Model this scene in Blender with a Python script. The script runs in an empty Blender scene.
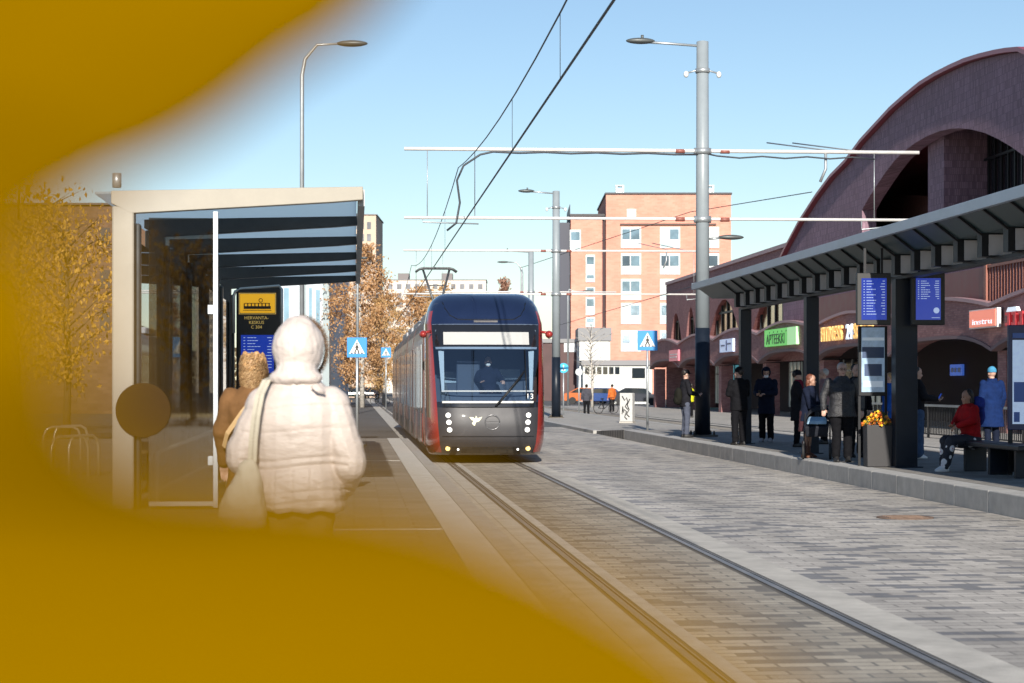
import bpy, bmesh, math, random
from mathutils import Vector, Matrix, noise, Euler
from mathutils.geometry import tessellate_polygon
rnd = random.Random(11)
PI = math.pi
S = bpy.context.scene
COL = S.collection
TH = math.atan(.079); CT, ST = math.cos(TH), math.sin(TH)
CZ, F, HX, HY = 1.7, 2000.0, 512.0, 385.0     # eye height, focal length in pixels, principal column, horizon row
PH = .30                                       # platform height

def P(v, u, z=0.0):            # street frame (v across, u along) -> world
    return Vector((v*CT-u*ST, v*ST+u*CT, z))
def vu(p):                     # world -> street frame
    return (p.x*CT+p.y*ST, -p.x*ST+p.y*CT)
def gnd(x, y, z=0.0):          # point of a horizontal level seen at a picture position
    Y = F*(CZ-z)/(y-HY)
    return Vector(((x-HX)*Y/F, Y, z))
def at(x, y, Y):
    return Vector(((x-HX)*Y/F, Y, CZ+(HY-y)*Y/F))
def fac(x, y, v):              # point of a plane parallel to the street -> (u, z)
    a = (x-HX)/F
    Y = v/(a*CT+ST)
    return (-a*Y*ST+Y*CT, CZ+(HY-y)*Y/F)

# ------------------------------------------------------------------ materials
MATS = {}
def mat(name, col, rough=.6, metal=0., var=0., vscale=3., bump=0., bscale=40., spec=.5, coat=0., emit=None, estr=0., stretch=None, trans=0., alpha=1.):
    if name in MATS: return MATS[name]
    m = bpy.data.materials.new(name); m.use_nodes = True
    nt = m.node_tree; b = nt.nodes['Principled BSDF']
    b.inputs['Base Color'].default_value = (*col, 1); b.inputs['Roughness'].default_value = rough
    b.inputs['Metallic'].default_value = metal; b.inputs['Specular IOR Level'].default_value = spec
    b.inputs['Coat Weight'].default_value = coat; b.inputs['Coat Roughness'].default_value = .05
    b.inputs['Transmission Weight'].default_value = trans; b.inputs['Alpha'].default_value = alpha
    if emit:
        b.inputs['Emission Color'].default_value = (*emit, 1); b.inputs['Emission Strength'].default_value = estr
    L = nt.links.new
    if var or bump:
        tc = nt.nodes.new('ShaderNodeTexCoord'); src = tc.outputs['Object']
        if stretch:
            mp = nt.nodes.new('ShaderNodeMapping'); mp.inputs['Scale'].default_value = stretch
            L(src, mp.inputs['Vector']); src = mp.outputs['Vector']
    if var:
        n = nt.nodes.new('ShaderNodeTexNoise'); n.inputs['Scale'].default_value = vscale; n.inputs['Detail'].default_value = 5
        n.inputs['Roughness'].default_value = .65
        L(src, n.inputs['Vector'])
        r = nt.nodes.new('ShaderNodeValToRGB')
        r.color_ramp.elements[0].position = .3; r.color_ramp.elements[1].position = .7
        r.color_ramp.elements[0].color = (*[c*(1-var) for c in col], 1)
        r.color_ramp.elements[1].color = (*[min(1, c*(1+var)) for c in col], 1)
        L(n.outputs['Fac'], r.inputs['Fac']); L(r.outputs['Color'], b.inputs['Base Color'])
        mr = nt.nodes.new('ShaderNodeMapRange'); mr.inputs['To Min'].default_value = max(.02, rough-.08); mr.inputs['To Max'].default_value = min(1, rough+.1)
        L(n.outputs['Fac'], mr.inputs['Value']); L(mr.outputs['Result'], b.inputs['Roughness'])
    if bump:
        n2 = nt.nodes.new('ShaderNodeTexNoise'); n2.inputs['Scale'].default_value = bscale; n2.inputs['Detail'].default_value = 4
        L(src, n2.inputs['Vector'])
        bp = nt.nodes.new('ShaderNodeBump'); bp.inputs['Strength'].default_value = bump; bp.inputs['Distance'].default_value = .02
        L(n2.outputs['Fac'], bp.inputs['Height']); L(bp.outputs['Normal'], b.inputs['Normal'])
    MATS[name] = m
    return m

def brickmat(name, c1, c2, mortar, w, h, msize, rough=.8, axes='xy', dark=None, wear=None, offset=.5, bump=.4, bias=0.):
    """brick bond; axes picks which object coordinates run along and across the courses."""
    if name in MATS: return MATS[name]
    m = bpy.data.materials.new(name); m.use_nodes = True
    nt = m.node_tree; b = nt.nodes['Principled BSDF']; L = nt.links.new; N = nt.nodes.new
    b.inputs['Roughness'].default_value = rough
    tc = N('ShaderNodeTexCoord'); sp = N('ShaderNodeSeparateXYZ'); cb = N('ShaderNodeCombineXYZ')
    L(tc.outputs['Object'], sp.inputs[0])
    if axes == 'sum':
        ad = N('ShaderNodeMath'); L(sp.outputs[0], ad.inputs[0]); L(sp.outputs[1], ad.inputs[1])
        L(ad.outputs[0], cb.inputs[0]); L(sp.outputs[2], cb.inputs[1])
    else:
        L(sp.outputs['xyz'.index(axes[0])], cb.inputs[0]); L(sp.outputs['xyz'.index(axes[1])], cb.inputs[1])
    br = N('ShaderNodeTexBrick'); br.offset = offset
    br.inputs['Color1'].default_value = (0, 0, 0, 1); br.inputs['Color2'].default_value = (1, 1, 1, 1)
    br.inputs['Mortar'].default_value = (.5, .5, .5, 1)
    br.inputs['Scale'].default_value = 1; br.inputs['Brick Width'].default_value = w; br.inputs['Row Height'].default_value = h
    br.inputs['Mortar Size'].default_value = msize; br.inputs['Mortar Smooth'].default_value = .2; br.inputs['Bias'].default_value = bias
    L(cb.outputs[0], br.inputs['Vector'])
    rp = N('ShaderNodeValToRGB'); e = rp.color_ramp.elements
    e[0].color = (*c1, 1); e[1].color = (*c2, 1)
    if dark:
        e[0].color = (*dark, 1); x = e.new(.17); x.color = (*dark, 1); x = e.new(.24); x.color = (*c1, 1)
    L(br.outputs['Color'], rp.inputs['Fac'])
    col = rp.outputs['Color']
    n = N('ShaderNodeTexNoise'); n.inputs['Scale'].default_value = .35; n.inputs['Detail'].default_value = 7; n.inputs['Roughness'].default_value = .7
    if wear:
        mp = N('ShaderNodeMapping'); mp.inputs['Scale'].default_value = wear; L(tc.outputs['Object'], mp.inputs['Vector']); L(mp.outputs[0], n.inputs['Vector'])
    else: L(tc.outputs['Object'], n.inputs['Vector'])
    mr = N('ShaderNodeMapRange'); mr.inputs['From Min'].default_value = .3; mr.inputs['From Max'].default_value = .7
    mr.inputs['To Min'].default_value = .64 if wear else .86; mr.inputs['To Max'].default_value = 1.26 if wear else 1.12
    L(n.outputs['Fac'], mr.inputs['Value'])
    n3 = N('ShaderNodeTexNoise'); n3.inputs['Scale'].default_value = 30; n3.inputs['Detail'].default_value = 3
    L(tc.outputs['Object'], n3.inputs['Vector'])
    mr3 = N('ShaderNodeMapRange'); mr3.inputs['To Min'].default_value = .8; mr3.inputs['To Max'].default_value = 1.2
    L(n3.outputs['Fac'], mr3.inputs['Value'])
    mx = N('ShaderNodeMix'); mx.data_type = 'RGBA'
    L(br.outputs['Fac'], mx.inputs[0]); L(col, mx.inputs[6]); mx.inputs[7].default_value = (*mortar, 1)
    mm = N('ShaderNodeMath'); mm.operation = 'MULTIPLY'; L(mr.outputs[0], mm.inputs[0]); L(mr3.outputs[0], mm.inputs[1])
    vm = N('ShaderNodeVectorMath'); vm.operation = 'SCALE'; L(mx.outputs[2], vm.inputs[0]); L(mm.outputs[0], vm.inputs['Scale'])
    L(vm.outputs[0], b.inputs['Base Color'])
    inv = N('ShaderNodeMath'); inv.operation = 'SUBTRACT'; inv.inputs[0].default_value = 1; L(br.outputs['Fac'], inv.inputs[1])
    bp = N('ShaderNodeBump'); bp.inputs['Strength'].default_value = bump; bp.inputs['Distance'].default_value = .01
    L(inv.outputs[0], bp.inputs['Height']); L(bp.outputs[0], b.inputs['Normal'])
    MATS[name] = m
    return m

def glassmat(name, tint=(.8, .9, .9), refl=.15, rough=.02, dark=.0):
    """thin pane: see-through with a mirror coat that strengthens at grazing angles."""
    if name in MATS: return MATS[name]
    m = bpy.data.materials.new(name); m.use_nodes = True
    nt = m.node_tree; nt.nodes.clear(); L = nt.links.new; N = nt.nodes.new
    o = N('ShaderNodeOutputMaterial'); t = N('ShaderNodeBsdfTransparent'); t.inputs[0].default_value = (*tint, 1)
    g = N('ShaderNodeBsdfGlossy'); g.inputs['Roughness'].default_value = rough; g.inputs[0].default_value = (.9, .95, 1, 1)
    fr = N('ShaderNodeLayerWeight'); fr.inputs['Blend'].default_value = .25
    mr = N('ShaderNodeMapRange'); mr.inputs['To Min'].default_value = refl; mr.inputs['To Max'].default_value = 1
    L(fr.outputs['Fresnel'], mr.inputs['Value'])
    mx = N('ShaderNodeMixShader'); L(mr.outputs[0], mx.inputs[0]); L(t.outputs[0], mx.inputs[1]); L(g.outputs[0], mx.inputs[2])
    L(mx.outputs[0], o.inputs[0])
    MATS[name] = m
    return m

def frosted(name, col, tl=.5, rough=.3):
    """frosted roof glass: lets part of the daylight through."""
    m = bpy.data.materials.new(name); m.use_nodes = True
    nt = m.node_tree; L = nt.links.new; N = nt.nodes.new; b = nt.nodes['Principled BSDF']; o = nt.nodes['Material Output']
    b.inputs['Base Color'].default_value = (*col, 1); b.inputs['Roughness'].default_value = rough
    t = N('ShaderNodeBsdfTranslucent'); t.inputs[0].default_value = (*col, 1)
    mx = N('ShaderNodeMixShader'); mx.inputs[0].default_value = tl; L(b.outputs[0], mx.inputs[1]); L(t.outputs[0], mx.inputs[2]); L(mx.outputs[0], o.inputs[0])
    return m
# ------------------------------------------------------------------ mesh builder
class MB:
    def __init__(s, m=None, T=None):
        s.v = []; s.f = []; s.mi = []; s.sm = []; s.mats = []; s.cur = 0; s.T = T or Matrix()
        if m: s.use(m)
    def use(s, m):
        if m not in s.mats: s.mats.append(m)
        s.cur = s.mats.index(m); return s
    def add(s, vs, fs, smooth=False, T=None):
        b = len(s.v); M = s.T @ T if T else s.T
        s.v += [M @ Vector(p) for p in vs]
        for f in fs: s.f.append([i+b for i in f]); s.mi.append(s.cur); s.sm.append(smooth)
        return s
    def box(s, x0, x1, y0, y1, z0, z1, T=None):
        return s.add([(x, y, z) for z in (z0, z1) for y in (y0, y1) for x in (x0, x1)],
                     [(0, 2, 3, 1), (4, 5, 7, 6), (0, 1, 5, 4), (1, 3, 7, 5), (3, 2, 6, 7), (2, 0, 4, 6)], False, T)
    def loft(s, rings, cap=True, smooth=True, closed=True, T=None):
        n = len(rings[0]); vs = [p for r in rings for p in r]; fs = []
        for i in range(len(rings)-1):
            for j in range(n if closed else n-1):
                k = (j+1) % n
                fs.append((i*n+j, i*n+k, (i+1)*n+k, (i+1)*n+j))
        s.add(vs, fs, smooth, T)
        if cap:
            s.add(rings[0], [tuple(range(n))[::-1]], False, T); s.add(rings[-1], [tuple(range(n))], False, T)
        return s
    def tube(s, path, r, n=8, T=None, cap=True):
        path = [Vector(p) for p in path]; rs = r if isinstance(r, (list, tuple)) else [r]*len(path)
        rings = []; up = None
        for i, p in enumerate(path):
            d = (path[min(i+1, len(path)-1)]-path[max(i-1, 0)])
            d = d.normalized() if d.length > 1e-9 else Vector((0, 0, 1))
            if up is None: up = d.orthogonal().normalized()
            up = (up-d*up.dot(d))
            up = up.normalized() if up.length > 1e-6 else d.orthogonal().normalized()
            sd = d.cross(up)
            rings.append([p+(up*math.cos(a)+sd*math.sin(a))*rs[i] for a in [2*PI*k/n for k in range(n)]])
        return s.loft(rings, cap, True, True, T)
    def ell(s, c, rx, ry, rz, n=12, R=None, T=None):
        c = Vector(c); rings = []
        for i in range(1, n):
            a = -PI/2+PI*i/n
            ring = []
            for k in range(n+2):
                b = 2*PI*k/(n+2)
                q = Vector((rx*math.cos(a)*math.cos(b), ry*math.cos(a)*math.sin(b), rz*math.sin(a)))
                ring.append(c+(R @ q if R else q))
            rings.append(ring)
        m = len(rings[0]); s.loft(rings, False, True, True, T)
        for ring, q in ((rings[0], -1), (rings[-1], 1)):
            pole = Vector((0, 0, rz*q)); pole = c+(R @ pole if R else pole)
            s.add([pole]+list(ring), [(0, 1+(k+1) % m, 1+k) if q < 0 else (0, 1+k, 1+(k+1) % m) for k in range(m)], True, T)
        return s
    def prism(s, loops, d0, d1, axes='yzx', T=None, smooth=False):
        """2-D outline (first loop) with holes, extruded; axes = the two outline axes then the extrusion axis."""
        ia, ib, ic = ['xyz'.index(c) for c in axes]
        def p3(p, d):
            q = [0, 0, 0]; q[ia] = p[0]; q[ib] = p[1]; q[ic] = d; return q
        flat = [p for l in loops for p in l]
        tris = tessellate_polygon([[Vector((p[0], p[1], 0)) for p in l] for l in loops])
        n = len(flat)
        vs = [p3(p, d0) for p in flat]+[p3(p, d1) for p in flat]
        fs = [tuple(t) for t in tris]+[tuple(i+n for i in t)[::-1] for t in tris]
        b = 0
        for l in loops:
            k = len(l)
            for i in range(k): fs.append((b+i, b+(i+1) % k, n+b+(i+1) % k, n+b+i))
            b += k
        return s.add(vs, fs, smooth, T)
    def text(s, body, size, M, ext=.01, align='CENTER', T=None):
        cu = bpy.data.curves.new('lettering', 'FONT'); cu.body = body; cu.size = size; cu.extrude = ext; cu.align_x = align; cu.align_y = 'CENTER'; cu.resolution_u = 2
        o = bpy.data.objects.new('lettering', cu); COL.objects.link(o)
        bpy.context.view_layer.update()
        me = o.evaluated_get(bpy.context.evaluated_depsgraph_get()).to_mesh()
        vs = [M @ v.co for v in me.vertices]; fs = [tuple(p.vertices) for p in me.polygons]
        bpy.data.objects.remove(o); bpy.data.curves.remove(cu)
        return s.add(vs, fs, False, T)
    def build(s, name, parent=None, loc=None, rot=None, bevel=0., norm=True, seg=2):
        me = bpy.data.meshes.new(name)
        me.from_pydata([tuple(v) for v in s.v], [], s.f)
        for m in s.mats: me.materials.append(m)
        me.polygons.foreach_set('material_index', s.mi); me.polygons.foreach_set('use_smooth', s.sm)
        if norm:
            bm = bmesh.new(); bm.from_mesh(me)
            bmesh.ops.remove_doubles(bm, verts=bm.verts, dist=1e-5)
            bmesh.ops.recalc_face_normals(bm, faces=bm.faces); bm.to_mesh(me); bm.free()
        me.update()
        o = bpy.data.objects.new(name, me); COL.objects.link(o)
        if parent: o.parent = parent
        if loc is not None: o.location = loc
        if rot is not None: o.rotation_euler = rot if hasattr(rot, '__len__') else (0, 0, rot)
        if bevel:
            b = o.modifiers.new('bevel', 'BEVEL'); b.width = bevel; b.segments = seg; b.limit_method = 'ANGLE'; b.angle_limit = .6
        return o

def tag(o, label=None, cat=None, group=None, kind=None):
    if label: o['label'] = label
    if cat: o['category'] = cat
    if group: o['group'] = group
    if kind: o['kind'] = kind
    return o
def thing(name, label, cat, loc=(0, 0, 0), rz=0., group=None):
    o = bpy.data.objects.new(name, None); COL.objects.link(o); o.empty_display_size = .1
    o.location = loc; o.rotation_euler = (0, 0, rz)
    return tag(o, label, cat, group)
def copy_tree(o, parent=None):
    c = o.copy(); COL.objects.link(c)
    if parent: c.parent = parent
    for ch in list(o.children): copy_tree(ch, c)
    return c
def struct(mb, name, loc=(0, 0, 0), rz=TH, bevel=0., label=None):
    o = mb.build(name, None, loc, rz, bevel); tag(o, label, None, None, 'structure'); return o
TXC = Matrix(((1, 0, 0, 0), (0, 0, -1, 0), (0, 1, 0, 0), (0, 0, 0, 1)))        # lettering facing -y
TXS = Matrix(((0, 0, -1, 0), (-1, 0, 0, 0), (0, 1, 0, 0), (0, 0, 0, 1)))       # lettering facing -x
def T3(x, y, z): return Matrix.Translation((x, y, z))

# ------------------------------------------------------------------ camera, light, sky
cam = bpy.data.cameras.new('camera'); co = bpy.data.objects.new('camera', cam); COL.objects.link(co)
co.location = (0, 0, CZ); co.rotation_euler = (PI/2, 0, 0)
cam.sensor_width = 36; cam.lens = 36*F/1024; cam.shift_y = (HY-341.5)/1024
cam.clip_start = .02; cam.clip_end = 6000
cam.dof.use_dof = True; cam.dof.focus_distance = 34; cam.dof.aperture_fstop = cam.lens/13.5
S.camera = co
EL = math.radians(24)
sd = Vector((-.018, 1, -math.tan(EL))).normalized()
sun = bpy.data.lights.new('sun', 'SUN'); sun.energy = 4.4; sun.angle = math.radians(.5); sun.color = (1, .93, .82)
so = bpy.data.objects.new('sun', sun); COL.objects.link(so); so.rotation_euler = sd.to_track_quat('-Z', 'Y').to_euler(); so.location = (0, -20, 40)
w = bpy.data.worlds.new('World'); S.world = w; w.use_nodes = True
nt = w.node_tree; bg = nt.nodes['Background']
sky = nt.nodes.new('ShaderNodeTexSky'); sky.sky_type = 'NISHITA'; sky.sun_disc = False
sky.sun_elevation = EL; sky.sun_rotation = math.atan2(.018, -1); sky.air_density = 1.0; sky.dust_density = .1; sky.ozone_density = 2.6
nt.links.new(sky.outputs[0], bg.inputs[0]); bg.inputs[1].default_value = .072
S.view_settings.view_transform = 'Standard'; S.view_settings.look = 'None'; S.view_settings.exposure = .72; S.view_settings.gamma = 1
S.cycles.use_denoising = True; S.cycles.max_bounces = 8; S.cycles.transparent_max_bounces = 12
S.cycles.caustics_reflective = False; S.cycles.caustics_refractive = False; S.cycles.sample_clamp_indirect = 6

# ------------------------------------------------------------------ shared materials
steel = mat('galvanised_steel', (.42, .45, .47), .42, .6, .12, 2.5, spec=.5)
greypaint = mat('grey_paint', (.25, .285, .31), .38, 0, .06, 3)
blackmetal = mat('black_metal', (.010, .011, .014), .45, 0, .2, 5, spec=.3)
navymetal = mat('dark_blue_metal', (.009, .014, .024), .4, 0, .15, 4, spec=.3)
whitepaint = mat('white_paint', (.74, .74, .72), .5, 0, .06, 2)
rubber = mat('rubber', (.015, .015, .016), .7)
concrete = mat('light_concrete', (.44, .415, .375), .85, 0, .2, 2.2, .25, 60)
kerbstone = mat('kerb_stone', (.38, .37, .355), .8, 0, .16, 4, .25, 70)
asphalt = mat('asphalt', (.085, .086, .09), .9, 0, .25, .5, .3, 90)
darkglass = mat('dark_glass', (.02, .028, .035), .04, 0, spec=.9)

# ------------------------------------------------------------------ ground
struct(MB(asphalt).box(-2500, 2500, -60, 4200, -1.0, 0), 'ground')
pav = brickmat('street_pavers', (.36, .333, .303), (.52, .483, .438), (.26, .24, .22), .36, .17, .012, .75, 'xy', dark=(.19, .188, .195), wear=(1.6, .14, 1), bump=.35)
struct(MB(pav).box(3.96, 8.39, -40, 80, -.05, .008), 'road')
pav2 = brickmat('track_pavers', (.29, .255, .205), (.43, .38, .305), (.19, .175, .15), .30, .16, .012, .75, 'xy', dark=(.19, .17, .145), wear=(1.4, .15, 1), bump=.35)
struct(MB(pav2).box(2.285, 3.442, -40, 62, -.05, .008), 'road')
rail_m = mat('rail_steel', (.30, .275, .25), .42, .6, .2, 3)
groove = mat('rail_groove', (.02, .019, .018), .9)
def track(vc, u0, u1):
    t = MB(concrete)
    for r in (vc-.72, vc+.72):
        t.use(concrete).box(r+.09, r+(.44 if r > vc else .20), u0, u1, -.05, .012)
        if r < vc: t.box(r-.30, r-.075, u0, u1, -.05, .012)
        if r < vc: t.box(r-.62, r-.304, u0, u1, -.05, .010)
        t.use(mat('joint_filler', (.10, .09, .08), .9)).box(r-.074, r-.04, u0, u1, -.05, .006); t.box(r+.052, r+.088, u0, u1, -.05, .006)
        t.use(rail_m).box(r-.038, r+.018, u0, u1, -.05, .018)
        t.use(groove).box(r+.019, r+.036, u0, u1, -.05, -.01)
        t.use(rail_m).box(r+.037, r+.05, u0, u1, -.05, .017)
    return t
struct(track(2.80, -40, 330), 'tram_track')
struct(track(14.35, -40, 330), 'tram_track')
struct(MB(pav2).box(13.95, 14.75, -40, 330, -.05, .008), 'road')
lightpave = brickmat('light_paving', (.30, .285, .265), (.42, .40, .37), (.2, .19, .18), .5, .25, .012, .85, 'xy', bump=.25)
struct(MB(lightpave).box(15.6, 30, -40, 160, -.05, .03), 'pavement')
struct(MB(concrete).box(12.75, 13.2, -40, 330, -.05, .01), 'pavement')
# left platform: pavers, white warning stripe, kerb stone
plat = brickmat('platform_pavers', (.205, .19, .17), (.275, .255, .23), (.13, .12, .11), .6, .3, .008, .8, 'xy', bump=.2)
L0, L1 = -40, 52.6
struct(MB(plat).box(-8.5, .86, L0, L1, -.05, PH), 'tram_platform')
struct(MB(mat('stripe_paint', (.58, .56, .52), .7, 0, .12, 3)).box(.864, 1.20, L0, L1, -.05, PH+.004), 'platform_warning_stripe')
kb = MB(kerbstone)
for k in range(int((L1-L0)/1.5)+1):
    kb.box(1.212, 1.42, L0+k*1.5+.006, min(L1, L0+k*1.5+1.494), -.05, PH)
struct(kb, 'platform_kerb', bevel=.012)
jl = MB(mat('stripe_paint', ()))
for u_ in (19.4, 37): jl.box(-1.6, .86, u_, u_+.12, PH-.01, PH+.004)
struct(jl, 'platform_marking')
struct(MB(lightpave).box(-60, 1.3, L1+.02, L1+7.5, -.05, .05), 'pavement')
struct(MB(lightpave).box(-60, -8.52, -40, L1, -.05, .12), 'pavement')
# right platform
R0, R1 = 8.40, 12.7
struct(MB(plat).box(R0+.42, R1-.3, -40, 62, -.05, PH), 'tram_platform')
kb = MB(kerbstone)
for k in range(68):
    kb.box(R0+.004, R0+.415, -40+k*1.5+.006, -40+k*1.5+1.494, -.05, PH)
    kb.box(R1-.295, R1, -40+k*1.5+.006, -40+k*1.5+1.494, -.05, PH)
struct(kb, 'platform_kerb', bevel=.015)
rp = MB(plat)      # ramp down to the crossing
rp.add([(R0, 62, -.05), (R1, 62, -.05), (R0, 62, PH), (R1, 62, PH), (R0, 69, -.05), (R1, 69, -.05), (R0, 69, .11), (R1, 69, .11)],
       [(0, 1, 3, 2), (2, 3, 7, 6), (4, 6, 7, 5), (0, 2, 6, 4), (1, 5, 7, 3), (0, 4, 5, 1)])
struct(rp, 'tram_platform')
struct(MB(kerbstone).box(R0-.1, R0+.2, 69.2, 150, -.05, .12).box(R1-.2, R1+.1, 69.2, 150, -.05, .12), 'street_kerb', bevel=.01)
struct(MB(lightpave).box(R0+.21, R1-.21, 69.2, 150, -.05, .11), 'pavement')
iron = mat('cast_iron', (.20, .135, .10), .7, .3, .3, 9, .4, 60)
c = gnd(905, 518.5)
mh = MB(iron).tube([(0, 0, 0), (0, 0, .014)], .36, 28)
for k in range(5): mh.box(-.24, .24, -.2+k*.1-.02, -.2+k*.1+.02, .014, .02)
tag(mh.build('manhole_cover', None, (c.x, c.y, .008), TH), 'rusty round manhole cover set in the grey street pavers', 'manhole cover')
# ------------------------------------------------------------------ tram
tram_red = mat('tram_red', (.32, .030, .022), .25, .1, .08, 2, coat=.6)
tram_navy = mat('tram_dark_blue', (.012, .022, .060), .22, .2, .1, 1.5, coat=.7)
tram_grey = mat('tram_graphite', (.038, .037, .042), .5, .1, .1, 2, coat=.12)
tram_black = mat('tram_black', (.012, .013, .016), .18, .0, coat=.8)
tram_side = mat('tram_side', (.085, .035, .030), .3, .1, .15, 1.2, coat=.25)
tram_win = mat('tram_window_glass', (.035, .045, .055), .05, .35, spec=.9)
led = mat('unlit_display', (.40, .40, .39), .5, 0, .05, 20)
lampw = mat('headlamp', (.85, .85, .82), .15, 0, emit=(1, .98, .92), estr=1.6)
lampy = mat('marker_lamp', (.8, .55, .15), .2, 0, emit=(1, .62, .2), estr=1.2)
cream = mat('cream_vinyl', (.78, .76, .55), .5)
TF = 42.6                                    # where the nose stands along the street
tu = vu(Vector((-.40-.079*(TF-40.6), TF, 0)))[1]
tram = thing('tram', 'dark blue and red tram with its headlamps lit rolling up to the stop', 'tram', P(2.86, tu, 0), TH)
U0 = 2.3
ZN = [(.20, .34), (.30, .22), (.45, .08), (.55, .03), (.80, 0), (1.0, .02), (1.22, .08), (1.55, .20), (2.0, .40), (2.5, .64), (2.9, .86), (3.05, .95), (3.25, 1.10), (3.42, 1.28), (3.55, 1.48), (3.64, 1.68), (3.70, 1.88), (3.735, 2.1), (3.75, 2.28)]
WN = [(.20, 1.22), (.45, 1.28), (.80, 1.30), (3.05, 1.30), (3.25, 1.26), (3.42, 1.215), (3.55, 1.15), (3.64, 1.06), (3.70, .97), (3.735, .88), (3.75, .78)]
def interp(tab, z):
    if z <= tab[0][0]: return tab[0][1]
    for (a, b), (c_, d_) in zip(tab, tab[1:]):
        if z <= c_: return b+(d_-b)*(z-a)/(c_-a)
    return tab[-1][1]
def nose(z, t=None, q=None):
    """point of the cab surface at height z: t = share of the half width, or q = share of the depth on the side."""
    W = interp(WN, z); D = U0-interp(ZN, z); n = 5.0 if z < 2.9 else max(3.0, 5-(z-2.9)*2.4)
    if t is not None:
        return W*t, U0-D*max(0, 1-abs(t)**n)**(1/n)
    return W*max(0, 1-q**n)**(1/n), U0-D*q
zs = sorted(set([.20, .25, .30, .38, .45, .55, .65, .8, .9, 1.0, 1.1, 1.22, 1.28, 1.34, 1.45, 1.55, 1.7, 1.85, 2.0, 2.15, 2.3, 2.42, 2.52, 2.58, 2.7, 2.82, 2.9, 2.98, 3.02, 3.05, 3.12, 3.2, 3.25, 3.33, 3.42, 3.5, 3.55, 3.6, 3.64, 3.68, 3.70, 3.72, 3.735, 3.75]))
def inner(z): return .80+.115*min(1, max(0, (z-.3)/2.9))
def outer(z): return .925+.05*min(1, max(0, (z-.3)/2.9))
NI = 9
def row(z):
    pts = []
    fi, fo = inner(z), outer(z)
    cols = [fi*k/NI for k in range(NI+1)]+[fi+(fo-fi)*k/3 for k in (1, 2, 3)]
    x, u = nose(z, t=fo); D = U0-interp(ZN, z); q0 = (U0-u)/D
    pr = [nose(z, t=c_) for c_ in cols]+[nose(z, q=q0*(1-k/7)) for k in range(1, 8)]
    return pr
rows = [row(z) for z in zs]; nc = len(rows[0])
def cellmat(i, j):
    z = (zs[i]+zs[i+1])/2
    if z > 3.34: return tram_navy
    if j < NI:
        if z < .38: return tram_black
        if z < 1.22: return tram_grey
        if z > 3.02: return tram_navy
        return tram_black if (z < 1.34 or z > 2.52) else None
    if j < NI+3: return tram_red if z > .25 else tram_black
    if z < 1.05: return tram_red
    return tram_black if z < 3.05 else tram_navy
for side in (0,):
    body = MB(tram_black); ws = MB(glassmat('windscreen_glass', (.66, .76, .84), .15))
    for sg in (-1, 1):
        for i in range(len(zs)-1):
            for j in range(nc-1):
                q = [(sg*rows[i][j][0], rows[i][j][1], zs[i]), (sg*rows[i][j+1][0], rows[i][j+1][1], zs[i]),
                     (sg*rows[i+1][j+1][0], rows[i+1][j+1][1], zs[i+1]), (sg*rows[i+1][j][0], rows[i+1][j][1], zs[i+1])]
                m = cellmat(i, j)
                if m is None: ws.add(q, [(0, 1, 2, 3)], True)
                else: body.use(m).add(q, [(0, 1, 2, 3)], True)
    # roof lid and underside of the cab
    body.use(tram_navy).add([(sg*x, u, 3.75) for sg in (1,) for x, u in rows[-1]]+[(-x, u, 3.75) for x, u in rows[-1][::-1]], [tuple(range(2*nc))], False)
    body.use(tram_black).add([(x, u, .20) for x, u in rows[0]]+[(-x, u, .20) for x, u in rows[0][::-1]], [tuple(range(2*nc))], False)
    body.build('cab_shell', tram)
    ws.build('windscreen', tram)
def onnose(x, z, off=.006):
    t = abs(x)/interp(WN, z); X, u = nose(z, t=t); return Vector((x, u-off, z))
# cab interior
ci = mat('cab_interior', (.035, .055, .095), .6, 0, .1, 4)
cb = MB(ci).box(-1.15, 1.15, 2.20, 2.28, .9, 2.9).box(-1.1, 1.1, .45, 2.2, .90, .98)
cb.loft([[(-1.02, .42, .98), (1.02, .42, .98), (1.02, .75, .98), (-1.02, .75, .98)], [(-.98, .46, 1.50), (.98, .46, 1.50), (.98, .85, 1.42), (-.98, .85, 1.42)]], True, False)
cb.box(-1.1, 1.1, 1.0, 2.2, 2.86, 2.9)
cb.use(mat('cab_side_window', (.35, .45, .55), .3)).box(-.9, -.3, 2.18, 2.195, 1.75, 2.0).box(.35, .85, 2.18, 2.195, 1.8, 2.05)
cb.build('cab_interior', tram)
pil = MB(mat('pale_blind', (.45, .52, .60), .5))
for sg in (-1, 1):
    pil.loft([[(sg*.98, .50, 1.55), (sg*.92, .50, 1.55), (sg*.92, .53, 1.55), (sg*.98, .53, 1.55)], [(sg*1.04, .80, 2.44), (sg*.92, .80, 2.44), (sg*.92, .83, 2.44), (sg*1.04, .83, 2.44)]], True, False)
pil.build('cab_pillar_trim', tram)
st = MB(ci).box(-.62, -.10, 1.35, 1.45, 1.35, 2.25).box(-.62, -.1, .95, 1.35, 1.3, 1.4)
st.build('driver_seat', tram, bevel=.03)
def strip(name, pts, w, m, d=.012):
    b = MB(m); n = len(pts); rr = []
    for i, p in enumerate(pts):
        a = (Vector(pts[min(i+1, n-1)])-Vector(pts[max(i-1, 0)])).normalized()
        s_ = a.cross(Vector((0, 1, .3))).normalized()*w/2; p = Vector(p)
        rr.append([p-s_, p+s_, p+s_+Vector((0, -d, 0)), p-s_+Vector((0, -d, 0))])
    b.loft(rr, True, False); return b.build(name, tram)
xs = [-1+2*k/16 for k in range(17)]
strip('trim_strip', [onnose(x*.98, 1.335) for x in xs], .045, whitepaint)
strip('sill_strip', [onnose(x*.99, 1.57) for x in xs], .03, mat('sill_grey', (.4, .45, .5), .4))
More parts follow.
